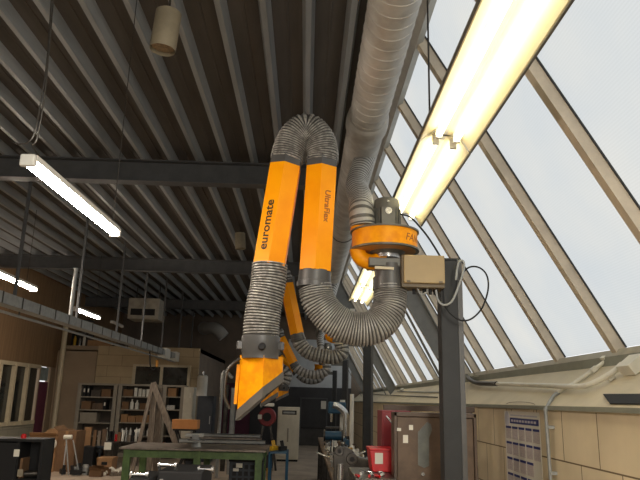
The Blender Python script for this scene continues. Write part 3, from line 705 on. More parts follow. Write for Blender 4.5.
# ================================================================== CALENDAR
cy0, cy1 = atX(506, 430, XW).y, atX(541, 430, XW).y        # far, near
zt_, zb_ = atX(509, 411, XW).z, .98
root = thing('year_planner', 'large printed year planner with a blue header hanging on the tan wall', 'calendar', (XW - .004, (cy0 + cy1) / 2, zb_))
X0 = XW - .006
MB().box(X0 - .002, X0 + .002, cy1, cy0, zb_, zt_).build('sheet', PAPER, root)
Wd = cy0 - cy1; Hh = zt_ - zb_
b = MB(); b.box(X0 - .004, X0 - .002, cy1 + .02 * Wd, cy1 + .82 * Wd, zt_ - .17 * Hh, zt_ - .09 * Hh); b.build('blue_header', BLUEINK, root)
b = MB(); b.box(X0 - .004, X0 - .002, cy1 + .05 * Wd, cy1 + .80 * Wd, zt_ - .065 * Hh, zt_ - .045 * Hh)
for k in range(9): b.box(X0 - .0045, X0 - .004, cy1 + (.08 + .08 * k) * Wd, cy1 + (.14 + .08 * k) * Wd, zt_ - .145 * Hh, zt_ - .115 * Hh)
b.build('header_print', mat('faint_print', (200, 196, 204), .8), root)
MB().tube([(X0 - .003, cy1 + .91 * Wd, zt_ - .11 * Hh), (X0 - .005, cy1 + .91 * Wd, zt_ - .11 * Hh)], .06, 20).build('round_emblem', mat('pale_emblem', (208, 206, 214), .8), root)
for r_ in range(4):
    for c_ in range(5 if r_ < 2 else 4):
        u1 = cy0 - (.04 + c_ * .195) * Wd; u0 = u1 - .165 * Wd; w1 = zt_ - (.21 + r_ * .215) * Hh; w0 = max(zb_ + .01, w1 - .175 * Hh)
        MB().box(X0 - .0035, X0 - .002, u0, u1, w0, w1 - .035 * Hh).build('month_block', PINKINK, root)
        MB().box(X0 - .0037, X0 - .002, u0, u1, w1 - .032 * Hh, w1).build('month_heading', BLUEINK, root)
MB().tube(spline([(X0, cy0 - .05, zt_), (X0 - .003, cy0 - .08, zt_ + .06), (X0 - .003, (cy0 + cy1) / 2, zt_ + .075), (X0 - .003, cy1 + .08, zt_ + .06), (X0, cy1 + .05, zt_)], 5), .002, 6).build('hanging_string', WOOD, root)

# ================================================================== RIGHT-HAND WORK AREA
# brown cabinet door with torn sticker
YC = 4.95
x0, x1, z0, z1 = rect(394, 413, 477, 480, YC)
root = thing('brown_cabinet', 'rust-brown steel cabinet with a torn silver sticker, behind the nearest post', 'cabinet', (x0, YC, 0))
x1c = x1
MB().box(x0, x1, YC + .02, YC + .16, 0, z1).build('body', BROWN, root, bevel=.006)
MB().box(x0 + .025, x1 - .025, YC, YC + .02, .08, z1 - .035).build('door', BROWN, root, bevel=.004)
fr = MB(); fr.box(x0, x1, YC - .012, YC + .02, z1 - .03, z1).box(x0, x0 + .022, YC - .012, YC + .02, 0, z1).box(x1 - .022, x1, YC - .012, YC + .02, 0, z1); fr.build('frame', mat('dark_brown_frame', (86, 68, 54), .5), root, bevel=.003)
st = [at(x, y, YC - .002) for x, y in [(418, 432), (427, 422), (431, 424), (432, 430), (429, 438), (429, 466), (424, 468), (418, 465)]]
MB().prism([(v.x, YC - .003, v.z) for v in st], (0, .003, 0)).build('silver_sticker', mat('brushed_sticker', (128, 130, 124), .3, .6, .2, 3), root)
for (a, b_, c_, d_) in [(403, 435, 408, 443), (397, 428, 401, 431), (409, 425, 413, 430)]:
    a_, e_, f_, g_ = rect(a, b_, c_, d_, YC); MB().box(a_, e_, YC - .003, YC, f_, g_).build('paper_scrap', PAPER, root)
v = at(422.5, 474, YC); MB().cyl((v.x, YC - .02, v.z), (v.x, YC, v.z), .012).build('lock', SILVER, root)
# dark frame bar behind and dark red panel
x0, x1, z0, z1 = rect(384, 405.5, 442, 411, 5.9)
root = thing('rail_stand', 'dark brown steel rail frame standing behind the brown cabinet', 'frame', (x0, 5.95, 0))
MB().box(x0, x1 + .3, 5.92, 5.98, z0, z1).build('top_rail', mat('dark_brown_frame', (0, 0, 0)), root, bevel=.004)
for xx in (x0 + .05, x1 + .25): MB().box(xx - .03, xx + .03, 5.925, 5.975, 0, z0).build('leg', MATS['dark_brown_frame'], root)
x0, x1, z0, z1 = rect(382, 410.5, 397, 455, 5.5)
root = thing('red_locker', 'narrow dark red locker beside the brown cabinet', 'locker', (x0, 5.5, 0))
MB().box(x0, x1 + .12, 5.52, 5.86, 0, z1).build('body', DRED, root, bevel=.004)
MB().box(x0 + .01, x1 + .11, 5.5, 5.52, .1, z1 - .02).build('door', DRED, root, bevel=.003)
v = at(390, 421, 5.49); MB().bar(v + Vector((-.03, 0, .04)), v + Vector((.03, 0, -.03)), .012, .012).build('handle', SILVER, root)
# workbench along the right
BX0, BX1, BY0, BY1, BZ = .30, .86, 6.4, 14.2, .84
root = thing('long_workbench', 'long dark workbench covered in tools in front of the right-hand posts', 'workbench', (.55, 10, 0))
MB().box(BX0, BX1, BY0, BY1, BZ - .05, BZ).build('bench_top', mat('oily_wood_top', (120, 98, 74), .6, 0, .15, 5, c2=(84, 66, 48)), root, bevel=.004)
MB().box(BX0 + .06, BX0 + .08, BY0, BY1, .1, BZ - .05).build('front_panel', BLACK, root)
y = BY0 + .05
while y < BY1:
    for xx in (BX0 + .03, BX1 - .03): MB().box(xx - .025, xx + .025, y, y + .05, 0, BZ - .05).build('leg', STEELD, root)
    y += 1.9
# machines on and by it
def on(x, y, Y, dz=0): return at(x, y, Y)
root = thing('pillar_drill', 'white-columned pillar drill with a blue head, beyond the second post', 'drill', (.62, 12.9, BZ))
MB().box(.42, .82, 12.75, 13.15, BZ, BZ + .06).build('base', BLUEP, root, bevel=.01)
MB().cyl((.74, 12.95, BZ + .06), (.74, 12.95, 1.62), .05).build('column', WHITEP, root, smooth=True)
MB().box(.46, .80, 12.75, 13.12, 1.36, 1.58).build('head', BLUEP, root, bevel=.03)
MB().cyl((.52, 12.85, 1.36), (.52, 12.85, 1.20), .03, .02).build('chuck', SILVER, root, smooth=True)
MB().box(.42, .68, 12.78, 13.0, 1.08, 1.11).build('table', STEELD, root)
root = thing('bench_grinder', 'small blue bench grinder in front of the charcoal sliding door', 'grinder', (.5, 11.6, BZ))
MB().box(.42, .60, 11.5, 11.72, BZ, BZ + .06).build('base', BLUEP, root, bevel=.01)
MB().cyl((.36, 11.6, BZ + .17), (.66, 11.6, BZ + .17), .075, seg=20).build('motor', BLUEP, root, smooth=True)
for xx in (.34, .65): MB().cyl((xx, 11.6, BZ + .17), (xx + .03, 11.6, BZ + .17), .10, seg=20).build('wheel', STEELD, root, smooth=True)
tag(MB().tube(spline([at(333, 405, 12), at(339, 407, 12), at(345, 413, 12), at(346, 420, 12), at(346, 436, 12)], 8), .06, 14).build('exhaust_pipe', SILVER, smooth=True), 'curved silvery suction pipe bending down onto the far workbench', 'pipe')
tag(MB().cyl((.80, 11.2, BZ), (.80, 11.2, 1.72), .035).build('white_stand', WHITEP, smooth=True), 'slim white upright stand on the bench beside the second post', 'stand')
x0, x1, z0, z1 = rect(321, 401, 326, 409, YF - .2); tag(MB().box(x0, x1, YF - .215, YF - .18, z0, z1).build('notice_sheet', PAPER), 'small white notice on the charcoal wall by the sliding door', 'notice')
# big vice-like dark casting at the near end of the bench
root = thing('machine_casting', 'dark curved machine casting at the near end of the workbench', 'machine', (.45, 6.2, .6))
pp = [at(x, y, 6.25) for x, y in [(333, 455), (337, 449), (344, 446), (352, 450), (358, 457), (368, 459), (370, 463), (376, 471), (374, 480), (334, 482)]]
MB().prism([(v.x, 6.2, v.z) for v in pp], (0, .16, 0)).build('body', STEELD, root, bevel=.008)
for (x, y, r_) in ((339.5, 451, .045), (352, 459, .055)):
    v = at(x, y, 6.18); MB().tube([(v.x, 6.20, v.z), (v.x, 6.17, v.z)], [r_, r_ * .9], 20).build('boss', STEELD, root, smooth=True); MB().cyl((v.x, 6.175, v.z), (v.x, 6.16, v.z), r_ * .4).build('bore', BLACK, root)
v = at(341, 470, 6.05); MB().cyl((v.x, 6.1, 0), (v.x, 6.1, v.z + .05), .03).build('stand_leg', SILVER, root, smooth=True)
MB().cyl((v.x + .12, 6.28, 0), (v.x + .12, 6.28, .62), .04).build('stand_leg', STEELD, root, smooth=True)
root = thing('red_tool_box', 'bright red metal box with a white label at the foot of the nearest post', 'tool box', (at(382, 460, 5.3).x, 5.3, 0))
x0, x1, z0, z1 = rect(370, 451, 394, 472, 5.2)
MB().prism([(x0, 5.2, z1), (x1, 5.2, z1), (x1, 5.2, z0), (x0 + .02, 5.2, z0)], (0, .28, 0)).build('body', RED, root, bevel=.006)
MB().box(x0 - .005, x1 + .005, 5.19, 5.49, z1, z1 + .018).build('lid', RED, root, bevel=.004)
a_, b_, c_, d_ = rect(375, 453, 383, 464, 5.19); MB().box(a_, b_, 5.192, 5.199, c_, d_).build('label_sheet', PAPER, root)
x0b, x1b = x0, x1; zt0 = z0
root = thing('small_tool_table', 'low dark table of small red and white tools below the red box', 'table', (.6, 5.1, 0))
MB().box(.37, .66, 4.75, 5.55, z0 - .04, z0 - .003).build('table_top', STEELD, root, bevel=.004)
for xx in (.39, .64):
    for yy in (4.78, 5.52): MB().box(xx - .015, xx + .015, yy - .015, yy + .015, 0, z0 - .04).build('leg', STEELD, root)
random.seed(3)
names = [('red plastic screwdriver lying on the low dark table', RED, 'screwdriver'), ('white-handled tool lying on the low dark table', WHITEP, 'tool'), ('silver spanner lying on the low dark table', SILVER, 'spanner')]
for i, (lb, m, ct) in enumerate(names * 3):
    x = .40 + .025 * i; y = 4.82 + (i % 3) * .12; a = random.uniform(-.6, .6); z = z0 + .008
    r_ = thing(ct, lb, ct, (x, y, z0), ct + 's on the low dark table')
    MB().cyl((x, y, z), (x + .05 * math.sin(a), y + .05, z), .010, seg=8).build('grip', m, r_, smooth=True)
    MB().cyl((x + .05 * math.sin(a), y + .05, z), (x + .1 * math.sin(a), y + .10, z), .004, seg=6).build('shaft', SILVER, r_, smooth=True)
# clutter on the bench: small tins, clamps, rags, parts
kinds = ['tin', 'tool_block', 'rag', 'machine_part', 'clamp', 'bracket_piece', 'jar']
cols = {'tin': [SILVER, BLUEP, WHITEP, YTAG], 'tool_block': [STEELD, BLACK, GALV], 'rag': [GLOVE, PAPER], 'machine_part': [GALV, STEELD, BROWN], 'clamp': [STEELD, BLACK, BLUEP], 'bracket_piece': [GALV, WHITEP], 'jar': [SILVER, BROWN]}
LBL = {'tin': 'small tin can standing among the tools on the long workbench', 'tool_block': 'dark steel block lying on the cluttered long workbench', 'rag': 'crumpled off-white rag on the cluttered long workbench', 'machine_part': 'round turned metal part on the long workbench', 'clamp': 'screw clamp lying on the long workbench', 'bracket_piece': 'angled metal offcut on the long workbench', 'jar': 'squat jar on the long workbench'}
random.seed(11)
for i in range(84):
    k = kinds[i % 7]; y = BY0 + .1 + (i / 84) ** 1.3 * 5.6 + random.uniform(-.05, .05); x = BX0 + .07 + random.random() * .40; s_ = random.uniform(.8, 1.35); m = random.choice(cols[k]); z = BZ; a = random.uniform(0, 3.1)
    b = MB()
    if k == 'tin': b.tube([(x, y, z), (x, y, z + .11 * s_), (x, y, z + .113 * s_)], [.04, .04, .034], 12)
    elif k == 'jar': b.tube([(x, y, z), (x, y, z + .06 * s_), (x, y, z + .075 * s_), (x, y, z + .09 * s_)], [.04, .042, .03, .03], 12)
    elif k == 'tool_block': b.bar((x, y, z + .03), (x + .11 * math.cos(a), y + .11 * math.sin(a), z + .03), .07, .06).bar((x, y, z + .07), (x + .05 * math.cos(a), y + .05 * math.sin(a), z + .07), .04, .03)
    elif k == 'rag':
        P = [(x + .06 * math.cos(t) * (1 + .3 * math.sin(3 * t + i)), y + .06 * math.sin(t), z + .03 + .02 * math.sin(2 * t + i)) for t in [j * .6 for j in range(11)]]
        b.tube(P, [.02 + .012 * math.sin(j * 2.1 + i) for j in range(11)], 7)
    elif k == 'machine_part': b.tube([(x, y, z), (x, y, z + .03), (x, y, z + .03), (x, y, z + .10 * s_)], [.065, .065, .03, .03], 14)
    elif k == 'clamp':
        b.bar((x, y, z + .012), (x + .16 * math.cos(a), y + .16 * math.sin(a), z + .012), .02, .024); b.bar((x, y, z + .01), (x, y, z + .12), .02, .03)
        b.bar((x + .12 * math.cos(a), y + .12 * math.sin(a), z + .01), (x + .12 * math.cos(a), y + .12 * math.sin(a), z + .13), .02, .03)
    else: b.prism([(x, y, z), (x + .12, y, z), (x + .12, y, z + .01), (x + .012, y, z + .01), (x + .012, y, z + .13 * s_), (x, y, z + .13 * s_)], (0, .07, 0))
    tag(b.build(k, m), LBL[k], {'tool_block': 'block', 'machine_part': 'machine part', 'bracket_piece': 'offcut'}.get(k, k), k.replace('_', ' ') + 's on the long workbench')

# ================================================================== LEFT TRUNKING AND RODS
TX = -3.72
def ontx(x, y): return atX(x, y, TX)
zt1 = ontx(100, 325).z
c0 = (atX(0, 299, TX).z + atX(150, 348.5, TX).z) / 2
root = thing('cable_trunking', 'long pale grey cable trunking with joints hanging from rods over the left aisle', 'cable trunking', (TX, 10, c0))
ty0, ty1 = 6.2, 22.5
MB().box(TX - .09, TX + .09, ty0, ty1, c0 - .06, c0 + .075).build('channel', GALV, root)
y = ty0 + .3; b = MB()
for k in range(28):
    if y < ty1: MB().box(TX + .088, TX + .098, y, y + .022, c0 - .063, c0 + .078).build('joint_strip', STEELD, root)
    y += .55
rods = [(14, 300), (76, 320), (116, 336), (141, 343), (161, 350), (178, 356), (190, 361)]
for i, (x, y) in enumerate(rods):
    v = ontx(x, y); MB().box(TX - .018, TX + .018, v.y - .018, v.y + .018, c0 + .085, ZC + .05).build('hanging_rod', BEAM, root)
for i, (x, y) in enumerate([(164, 350), (174, 354)]):
    v = ontx(x, y); MB().box(TX - .10, TX + .12, v.y - .25, v.y + .25, c0 - .14, c0 + .12).build('tap_off_box', WHITEP, root, bevel=.01)
zp = atX(55, 327, TX).z
tag(MB().cyl((TX, 6.0, zp), (TX, 21.0, zp), .018, seg=8).build('thin_pipe', GALV, smooth=True), 'thin pipe running parallel just under the cable trunking', 'pipe')
for i in range(5):
    y = 8.3 + 2.6 * i; MB().box(TX - .006, TX + .006, y, y + .012, zp, c0 - .08).build('hook', STEELD, root)
v = ontx(73, 268); w_ = Vector((TX, v.y, c0 + .075))
tag(MB().cyl((TX + .05, v.y, w_.z), (TX + .05, v.y, v.z), .03, seg=10).build('short_tube', GALV, smooth=True), 'short pale vertical tube rising behind the second hanging rod', 'tube')

# ================================================================== HANGING CANISTERS AND HEATER
def canister(label, x0, y0, x1, y1, Y, r, cable_top=True):
    a, b_ = at(x0, y0, Y), at(x1, y1, Y); root = thing('hanging_canister', label, 'canister lamp', tuple(b_), 'canister lamps on the roof deck')
    d = (b_ - a).normalized()
    MB().tube([a, a + d * .01, b_ - d * .012, b_], [r * .85, r, r, r * .97], 28, caps=False).build('shell', mat('cream_canister', (138, 128, 106), .5, 0, .1), root, smooth=True)
    MB().tube([a + d * .002, a + d * .004], r * .84, 24).build('top_plate', LEDGE, root)
    MB().tube([b_ - d * .03, b_ - d * .035], r * .93, 24).build('grille', mat('tan_grille', (150, 128, 98), .6, 0, .2, 40), root)
    MB().cyl(a, a + Vector((0, 0, max(.05, ZC - a.z + .02))), .008, seg=8).build('stem', STEELD, root)
    return root
canister('large cream canister lamp hanging from the roof deck at top, tilted', 169, 12, 162.5, 50, 3.9, .088)
canister('small cream canister lamp under the deck between the first two beams', 240, 233, 240.5, 249, 11.4, .095)
x0, x1, z0, z1 = rect(128, 298, 159, 319, 17)
root = thing('unit_heater', 'boxy beige unit heater with a dark slot hanging under the roof', 'heater', ((x0 + x1) / 2, 17.3, z0))
MB().box(x0, x1 + .0, 17, 17.75, z0, z1).build('casing', mat('heater_beige', (170, 164, 150), .5), root, bevel=.015)
MB().box(x0 + .08, x0 + (x1 - x0) * .47, 16.985, 17.0, z0 + .1, z0 + .27).build('outlet_slot', BLACK, root)
MB().box(x0 + (x1 - x0) * .53, x1 - .1, 16.985, 17.0, z0 + .1, z0 + .27).build('outlet_slot', BLACK, root)
MB().box(x0 + (x1 - x0) * .49, x0 + (x1 - x0) * .51, 16.99, 17.0, z0, z1).build('seam', SHELFD, root)
for xx in (x0 + .1, x1 - .1): MB().cyl((xx, 17.4, z1), (xx, 17.4, ZC + .12), .012, seg=6).build('hanger', STEELD, root)
# fat white elbow duct on the far wall
root = thing('elbow_duct', 'fat pale elbow duct coming out high on the far wall', 'duct', tuple(at(217, 328, 23.5)))
MB().tube(spline([at(204, 328, 24.2), at(207, 328, 23.95), at(214, 328, 23.7), at(219, 331, 23.6), at(224, 337, 23.6)], 8), [.215] * 33, 18).build('pipe', LBOX, root, smooth=True)
v = at(204, 328, 24.2); MB().tube([v, (v.x, 24.39, v.z)], .24, 18).build('flange', GALV, root, smooth=True)

# ================================================================== LEFT FAR: BOOKCASES
YBK = 17.85
def bookcase(x0, x1, label, y0=385, shelves=(396.5, 409.5, 422.5, 436), back=SHELFD, dr=False):
    a, b_, _, zt = rect(x0, y0, x1, 440, YBK)
    root = thing('bookcase', label, 'bookcase', ((a + b_) / 2, YBK + .2, 0), 'open steel bookcases against the beige wall')
    D = .45; s_ = .10
    MB().box(a, a + s_, YBK, YBK + D, 0, zt).build('side_panel', SHELFM, root); MB().box(b_ - s_, b_, YBK, YBK + D, 0, zt).build('side_panel', SHELFM, root)
    MB().box(a + s_, b_ - s_, YBK + D - .02, YBK + D, 0, zt).build('back_panel', back, root)
    MB().box(a - .01, b_ + .01, YBK - .01, YBK + D, zt, zt + .05).build('top_panel', SHELFM, root)
    zs = []
    for sy in shelves:
        z = at((x0 + x1) / 2, sy, YBK).z; MB().box(a + s_, b_ - s_, YBK, YBK + D - .02, z - .03, z).build('shelf', SHELFM, root); zs.append(z)
    MB().box(a + s_, b_ - s_, YBK, YBK + D - .02, 0.02, .12).build('plinth', SHELFM, root)
    return a + s_, b_ - s_, zs, zt
random.seed(5)
ORD = ['leftmost', 'second', 'third', 'fourth', 'fifth', 'sixth', 'seventh', 'eighth', 'ninth', 'tenth', 'eleventh']
def fill(a, b_, z, hmax, what, where, styles):
    x = a + .03; i = 0; 
    while x < b_ - .08 and i < 11:
        st, w, h, m = random.choice(styles); w *= random.uniform(.85, 1.15); h = min(hmax - .03, h * random.uniform(.8, 1.15))
        if x + w > b_ - .02: break
        y = YBK + .05; bb = MB()
        if st == 'bottle': bb.tube([(x + w / 2, y + w / 2, z), (x + w / 2, y + w / 2, z + h * .65), (x + w / 2, y + w / 2, z + h * .8), (x + w / 2, y + w / 2, z + h)], [w / 2, w / 2, w * .2, w * .18], 10)
        elif st == 'tin': bb.tube([(x + w / 2, y + w / 2, z), (x + w / 2, y + w / 2, z + h), (x + w / 2, y + w / 2, z + h + .005)], [w / 2, w / 2, w * .42], 12)
        elif st == 'binder': bb.box(x, x + w, y, y + .28, z, z + h); bb.slot(1).box(x + w * .25, x + w * .75, y - .003, y, z + h * .4, z + h * .75)
        else: bb.box(x, x + w, y, y + .3, z, z + h).box(x - .004, x + w + .004, y - .004, y + .304, z + h * .82, z + h)
        o = bb.build(st, [m, PAPER] if st == 'binder' else m)
        tag(o, '%s %s from the left on %s' % (ORD[i], st.replace('_', ' ') if i else st.replace('_', ' '), where) if i else 'leftmost item, a %s, on %s' % (st.replace('_', ' '), where), st.replace('_', ' ').replace('storage ', ''), 'items on ' + where)
        x += w + random.uniform(.01, .05); i += 1
A_, B_, zs, zt = bookcase(75, 115, 'left-hand open grey steel bookcase against the beige wall')
BX = [('storage_box', .22, .2, SHELFD), ('storage_box', .26, .24, CARD2), ('tin', .12, .18, WHITEP), ('storage_box', .3, .15, BROWN), ('binder', .08, .3, BLACK)]
fill(A_, B_, zs[0], zt - zs[0], '', 'the top shelf of the left bookcase', BX)
fill(A_, B_, zs[1], zs[0] - zs[1], '', 'the second shelf of the left bookcase', BX)
fill(A_, B_, zs[2], zs[1] - zs[2], '', 'the third shelf of the left bookcase', [('storage_box', .4, .28, SHELFM), ('storage_box', .3, .25, CABG)])
A2, B2, zs2, zt2 = bookcase(116, 160, 'middle open grey bookcase holding pale bottles, behind the wooden trestle', y0=386)
fill(A2, B2, zs2[0], zt2 - zs2[0], '', 'the top shelf of the middle bookcase', [('tin', .13, .15, BROWN), ('storage_box', .22, .16, CARD2), ('tin', .1, .2, WHITEP), ('tin', .1, .15, DRED)])
fill(A2, B2, zs2[1], zs2[0] - zs2[1], '', 'the second shelf of the middle bookcase', [('bottle', .11, .26, ORB), ('tin', .11, .2, YTAG), ('bottle', .1, .24, ORB), ('storage_box', .2, .18, CARD2), ('bottle', .09, .28, WHITEP)])
fill(A2, B2, zs2[2], zs2[1] - zs2[2], '', 'the third shelf of the middle bookcase', [('storage_box', .28, .22, ORCARD), ('storage_box', .2, .18, CARD), ('storage_box', .24, .24, CARD2)])
fill(A2, B2, zs2[3], zs2[2] - zs2[3], '', 'the bottom shelf of the middle bookcase', [('bottle', .08, .2, WHITEP), ('storage_box', .16, .18, BLACK), ('tin', .1, .15, SILVER)])
A3, B3, zs3, zt3 = bookcase(161, 183, 'dark-backed right-hand bookcase with an open grey door', y0=387, back=BLACK)
fill(A3, B3, zs3[0], zt3 - zs3[0], '', 'the top shelf of the right bookcase', [('storage_box', .26, .26, CARD), ('tin', .14, .2, WHITEP)])
fill(A3, B3, zs3[1], zs3[0] - zs3[1], '', 'the second shelf of the right bookcase', [('tin', .12, .14, WHITEP), ('storage_box', .2, .12, SILVER)])
x0, x1, z0, z1 = rect(183.8, 387, 193.5, 420, YBK)
root = thing('grey_locker', 'tall plain grey locker at the right end of the bookcases', 'locker', ((x0 + x1) / 2, YBK, 0))
MB().box(x0, x1, YBK - .1, YBK + .4, 0, z1).build('body', CABG, root, bevel=.006)
MB().box(x0 + .02, x1 - .02, YBK - .115, YBK - .1, .05, z1 - .03).build('door', CABG, root, bevel=.004)
MB().box(x1 - .1, x1 - .06, YBK - .13, YBK - .115, z1 - .28, z1 - .15).build('latch', PAPER, root)
# tall cartons on the office roof and the dark shelf with lit bottles
for i, (q, lb) in enumerate([((87, 344, 110, 352), 'wide flat cardboard carton on top of the beige office block'), ((112, 347, 125, 353), 'dark carton next to the wide one on top of the office block')]):
    x0, x1, z0, z1 = rect(*q, YO + .8); b = MB(); b.box(x0, x1, YO + .8, YO + 1.4, oz, z1 + .1); b.slot(1).box(x0 + .2, x1 - .2, YO + .795, YO + .8, oz + .18, oz + .2)
    tag(b.build('carton', [CARD if i == 0 else SHELFD, BLACK]), lb, 'carton')
root = thing('storage_rack', 'dark storage rack with a few bright bottles above the side wall', 'rack', (at(73, 350, YO + .9).x, YO + .9, 2.95))
x0, x1, z0, z1 = rect(61, 332, 87, 358, YO + .9)
MB().box(x0, x1, YO + 1.35, YO + 1.4, 2.95, z1).build('back_panel', BLACK, root)
for zz_ in (3.35, 3.7): MB().box(x0, x1, YO + .9, YO + 1.35, zz_, zz_ + .03).build('shelf', STEELD, root)
for xx in (x0, x1 - .04): MB().box(xx, xx + .04, YO + .9, YO + 1.35, 2.95, z1).build('upright', STEELD, root)
for i, (x, h, m) in enumerate([(.35, .3, YTAG), (.5, .26, SILVER), (.62, .33, PAPER)]):
    X = x0 + x; tag(MB().tube([(X, YO + 1.0, 2.95), (X, YO + 1.0, 2.95 + h * .7), (X, YO + 1.0, 2.95 + h)], [.04, .04, .015], 10).build('bottle', m, smooth=True), ['yellow bottle on the dark rack above the side wall', 'silver bottle in the middle of the dark rack above the side wall', 'white bottle at the right of the dark rack above the side wall'][i], 'bottle', 'bottles on the high dark rack')

# ================================================================== MIDDLE: GREEN BENCH AND STOCK
YG0, YG1, ZG = 9.3, 10.4, .905
gx0, gx1 = at(119, 448, YG0).x, at(266, 448, YG0).x
root = thing('green_workbench', 'green-framed steel workbench with a worn grey top in the middle of the floor', 'workbench', ((gx0 + gx1) / 2, 9.9, 0))
MB().box(gx0, gx1, YG0, YG1, ZG - .025, ZG).build('bench_top', TOPST, root, bevel=.003)
fr = MB(); fr.box(gx0 + .06, gx1 - .04, YG0 + .04, YG0 + .10, ZG - .13, ZG - .04).box(gx0 + .06, gx1 - .04, YG1 - .10, YG1 - .04, ZG - .15, ZG - .04)
for xx in (gx0 + .06, gx1 - .12): fr.box(xx, xx + .06, YG0 + .1, YG1 - .1, ZG - .15, ZG - .04)
fr.build('frame', GREEN, root)
for xx in (gx0 + .06, (gx0 + gx1) / 2 + .02, gx1 - .14):
    for yy in (YG0 + .033, YG1 - .113): MB().box(xx - .004, xx + .09, yy, yy + .08, 0, ZG - .03).build('leg', GREEN, root, bevel=.004)
v = at(196, 444, 9.7)
root = thing('bench_vice', 'small grey vice standing on the green workbench', 'vice', (v.x, 9.7, ZG))
MB().cyl((v.x, 9.7, ZG), (v.x, 9.7, ZG + .07), .08, .05).build('base', GALV, root, smooth=True)
MB().box(v.x - .05, v.x + .05, 9.6, 9.8, ZG + .06, ZG + .17).build('body', GALV, root, bevel=.01)
MB().box(v.x - .15, v.x + .10, 9.62, 9.76, ZG + .14, ZG + .185).build('jaw', LBOX, root, bevel=.008)
MB().cyl((v.x - .1, 9.55, ZG + .10), (v.x + .14, 9.55, ZG + .10), .01).build('handle', SILVER, root)
# crates under the bench
for i, (q, Y, lb) in enumerate([((229, 459, 262, 480), 9.75, 'blue-black crate with white labels under the right half of the green workbench'), ((185, 458, 191, 480), 9.9, 'narrow dark crate under the middle of the green workbench')]):
    x0, x1, z0, z1 = rect(*q, Y); root = thing('storage_crate', lb, 'crate', ((x0 + x1) / 2, Y, 0))
    b = MB().box(x0, x1, Y, Y + .4, .02, z1); b.build('body', BLUEBK, root, bevel=.01)
    MB().box(x0 - .01, x1 + .01, Y - .012, Y + .41, z1 - .04, z1).build('rim', BLACK, root, bevel=.004)
    if i == 0:
        for r_ in range(4):
            for c_ in range(5): u = x0 + .05 + c_ * .085; MB().box(u, u + .055, Y - .006, Y, z1 - .14 - r_ * .09, z1 - .08 - r_ * .09).build('vent_slot', BLACK, root)
        MB().box(x0 + .10, x0 + .19, Y - .012, Y - .006, z1 - .12, z1 - .06).build('label_sheet', PAPER, root); MB().box(x0 + .06, x0 + .14, Y - .012, Y - .006, z1 - .17, z1 - .13).build('label_sheet', PAPER, root)
    MB().box(x0 + .01, x1 - .01, Y + .02, Y + .38, 0, .02).build('foot', BLACK, root)
# blue frame cart right of the bench
x0, x1 = at(268, 455, 9.2).x, at(278, 455, 9.2).x; zt = at(272, 452, 9.2).z
root = thing('blue_trolley', 'narrow blue tubular trolley at the right end of the green workbench', 'trolley', ((x0 + x1) / 2, 9.5, 0))
for xx in (x0 + .02, x1 + .12):
    for yy in (9.2, 9.75): MB().cyl((xx, yy, .05), (xx, yy, zt), .014, seg=8).build('upright', BLUEP, root); MB().cyl((xx - .01, yy, .04), (xx + .01, yy, .04), .04).build('castor', BLACK, root)
MB().box(x0 + .02, x1 + .12, 9.2, 9.75, zt - .02, zt).build('tray', BLUEP, root); MB().box(x0 + .02, x1 + .12, 9.2, 9.75, .25, .27).build('tray', BLUEP, root)
v = at(267, 447, 9.45)
for i, (dx_, m, lb) in enumerate([(-.02, YTAG, 'yellow cordless tool lying on the blue trolley'), (.1, BLACK, 'black tool lying on the blue trolley')]):
    tag(MB().bar((x0 + .05 + dx_, 9.35, zt + .035), (x0 + .13 + dx_, 9.5, zt + .035), .05, .06).bar((x0 + .09 + dx_, 9.42, zt + .05), (x0 + .07 + dx_, 9.42, zt + .14), .04, .05).build('hand_tool', m, bevel=.006), lb, 'tool')
# rack of profiles behind the bench
root = thing('stock_rack', 'low steel rack behind the green workbench', 'rack', (at(224, 438, 12.2).x, 12.3, 0))
sx0, sx1 = at(181, 435, 12.2).x, at(266, 435, 12.2).x
for xx in (sx0 + .2, sx1 - .25):
    for yy in (12.0, 12.9): MB().box(xx, xx + .06, yy, yy + .06, 0, .74).build('leg', STEELD, root)
    MB().box(xx, xx + .06, 12.0, 12.96, .74, .80).build('cross_bar', STEELD, root)
for i, (y, dz, s_, m, lb) in enumerate([(12.05, 0, .07, GALV, 'nearest long galvanised profile on the low rack'), (12.3, 0, .06, STEELD, 'dark long profile second from the front on the low rack'), (12.55, 0, .09, TOPST, 'thick grey long profile third from the front on the low rack'), (12.8, 0, .13, GALV, 'rearmost and tallest galvanised profile on the low rack')]):
    b = MB(); a_ = sx0 + .08 * i; b_ = sx1 - .05 * i; t_ = .012
    b.box(a_, b_, y, y + s_, .80, .80 + t_).box(a_, b_, y, y + s_, .80 + s_ - t_, .80 + s_).box(a_, b_, y, y + t_, .80, .80 + s_)
    tag(b.build('steel_profile', m), lb, 'profile', 'long profiles on the low rack')
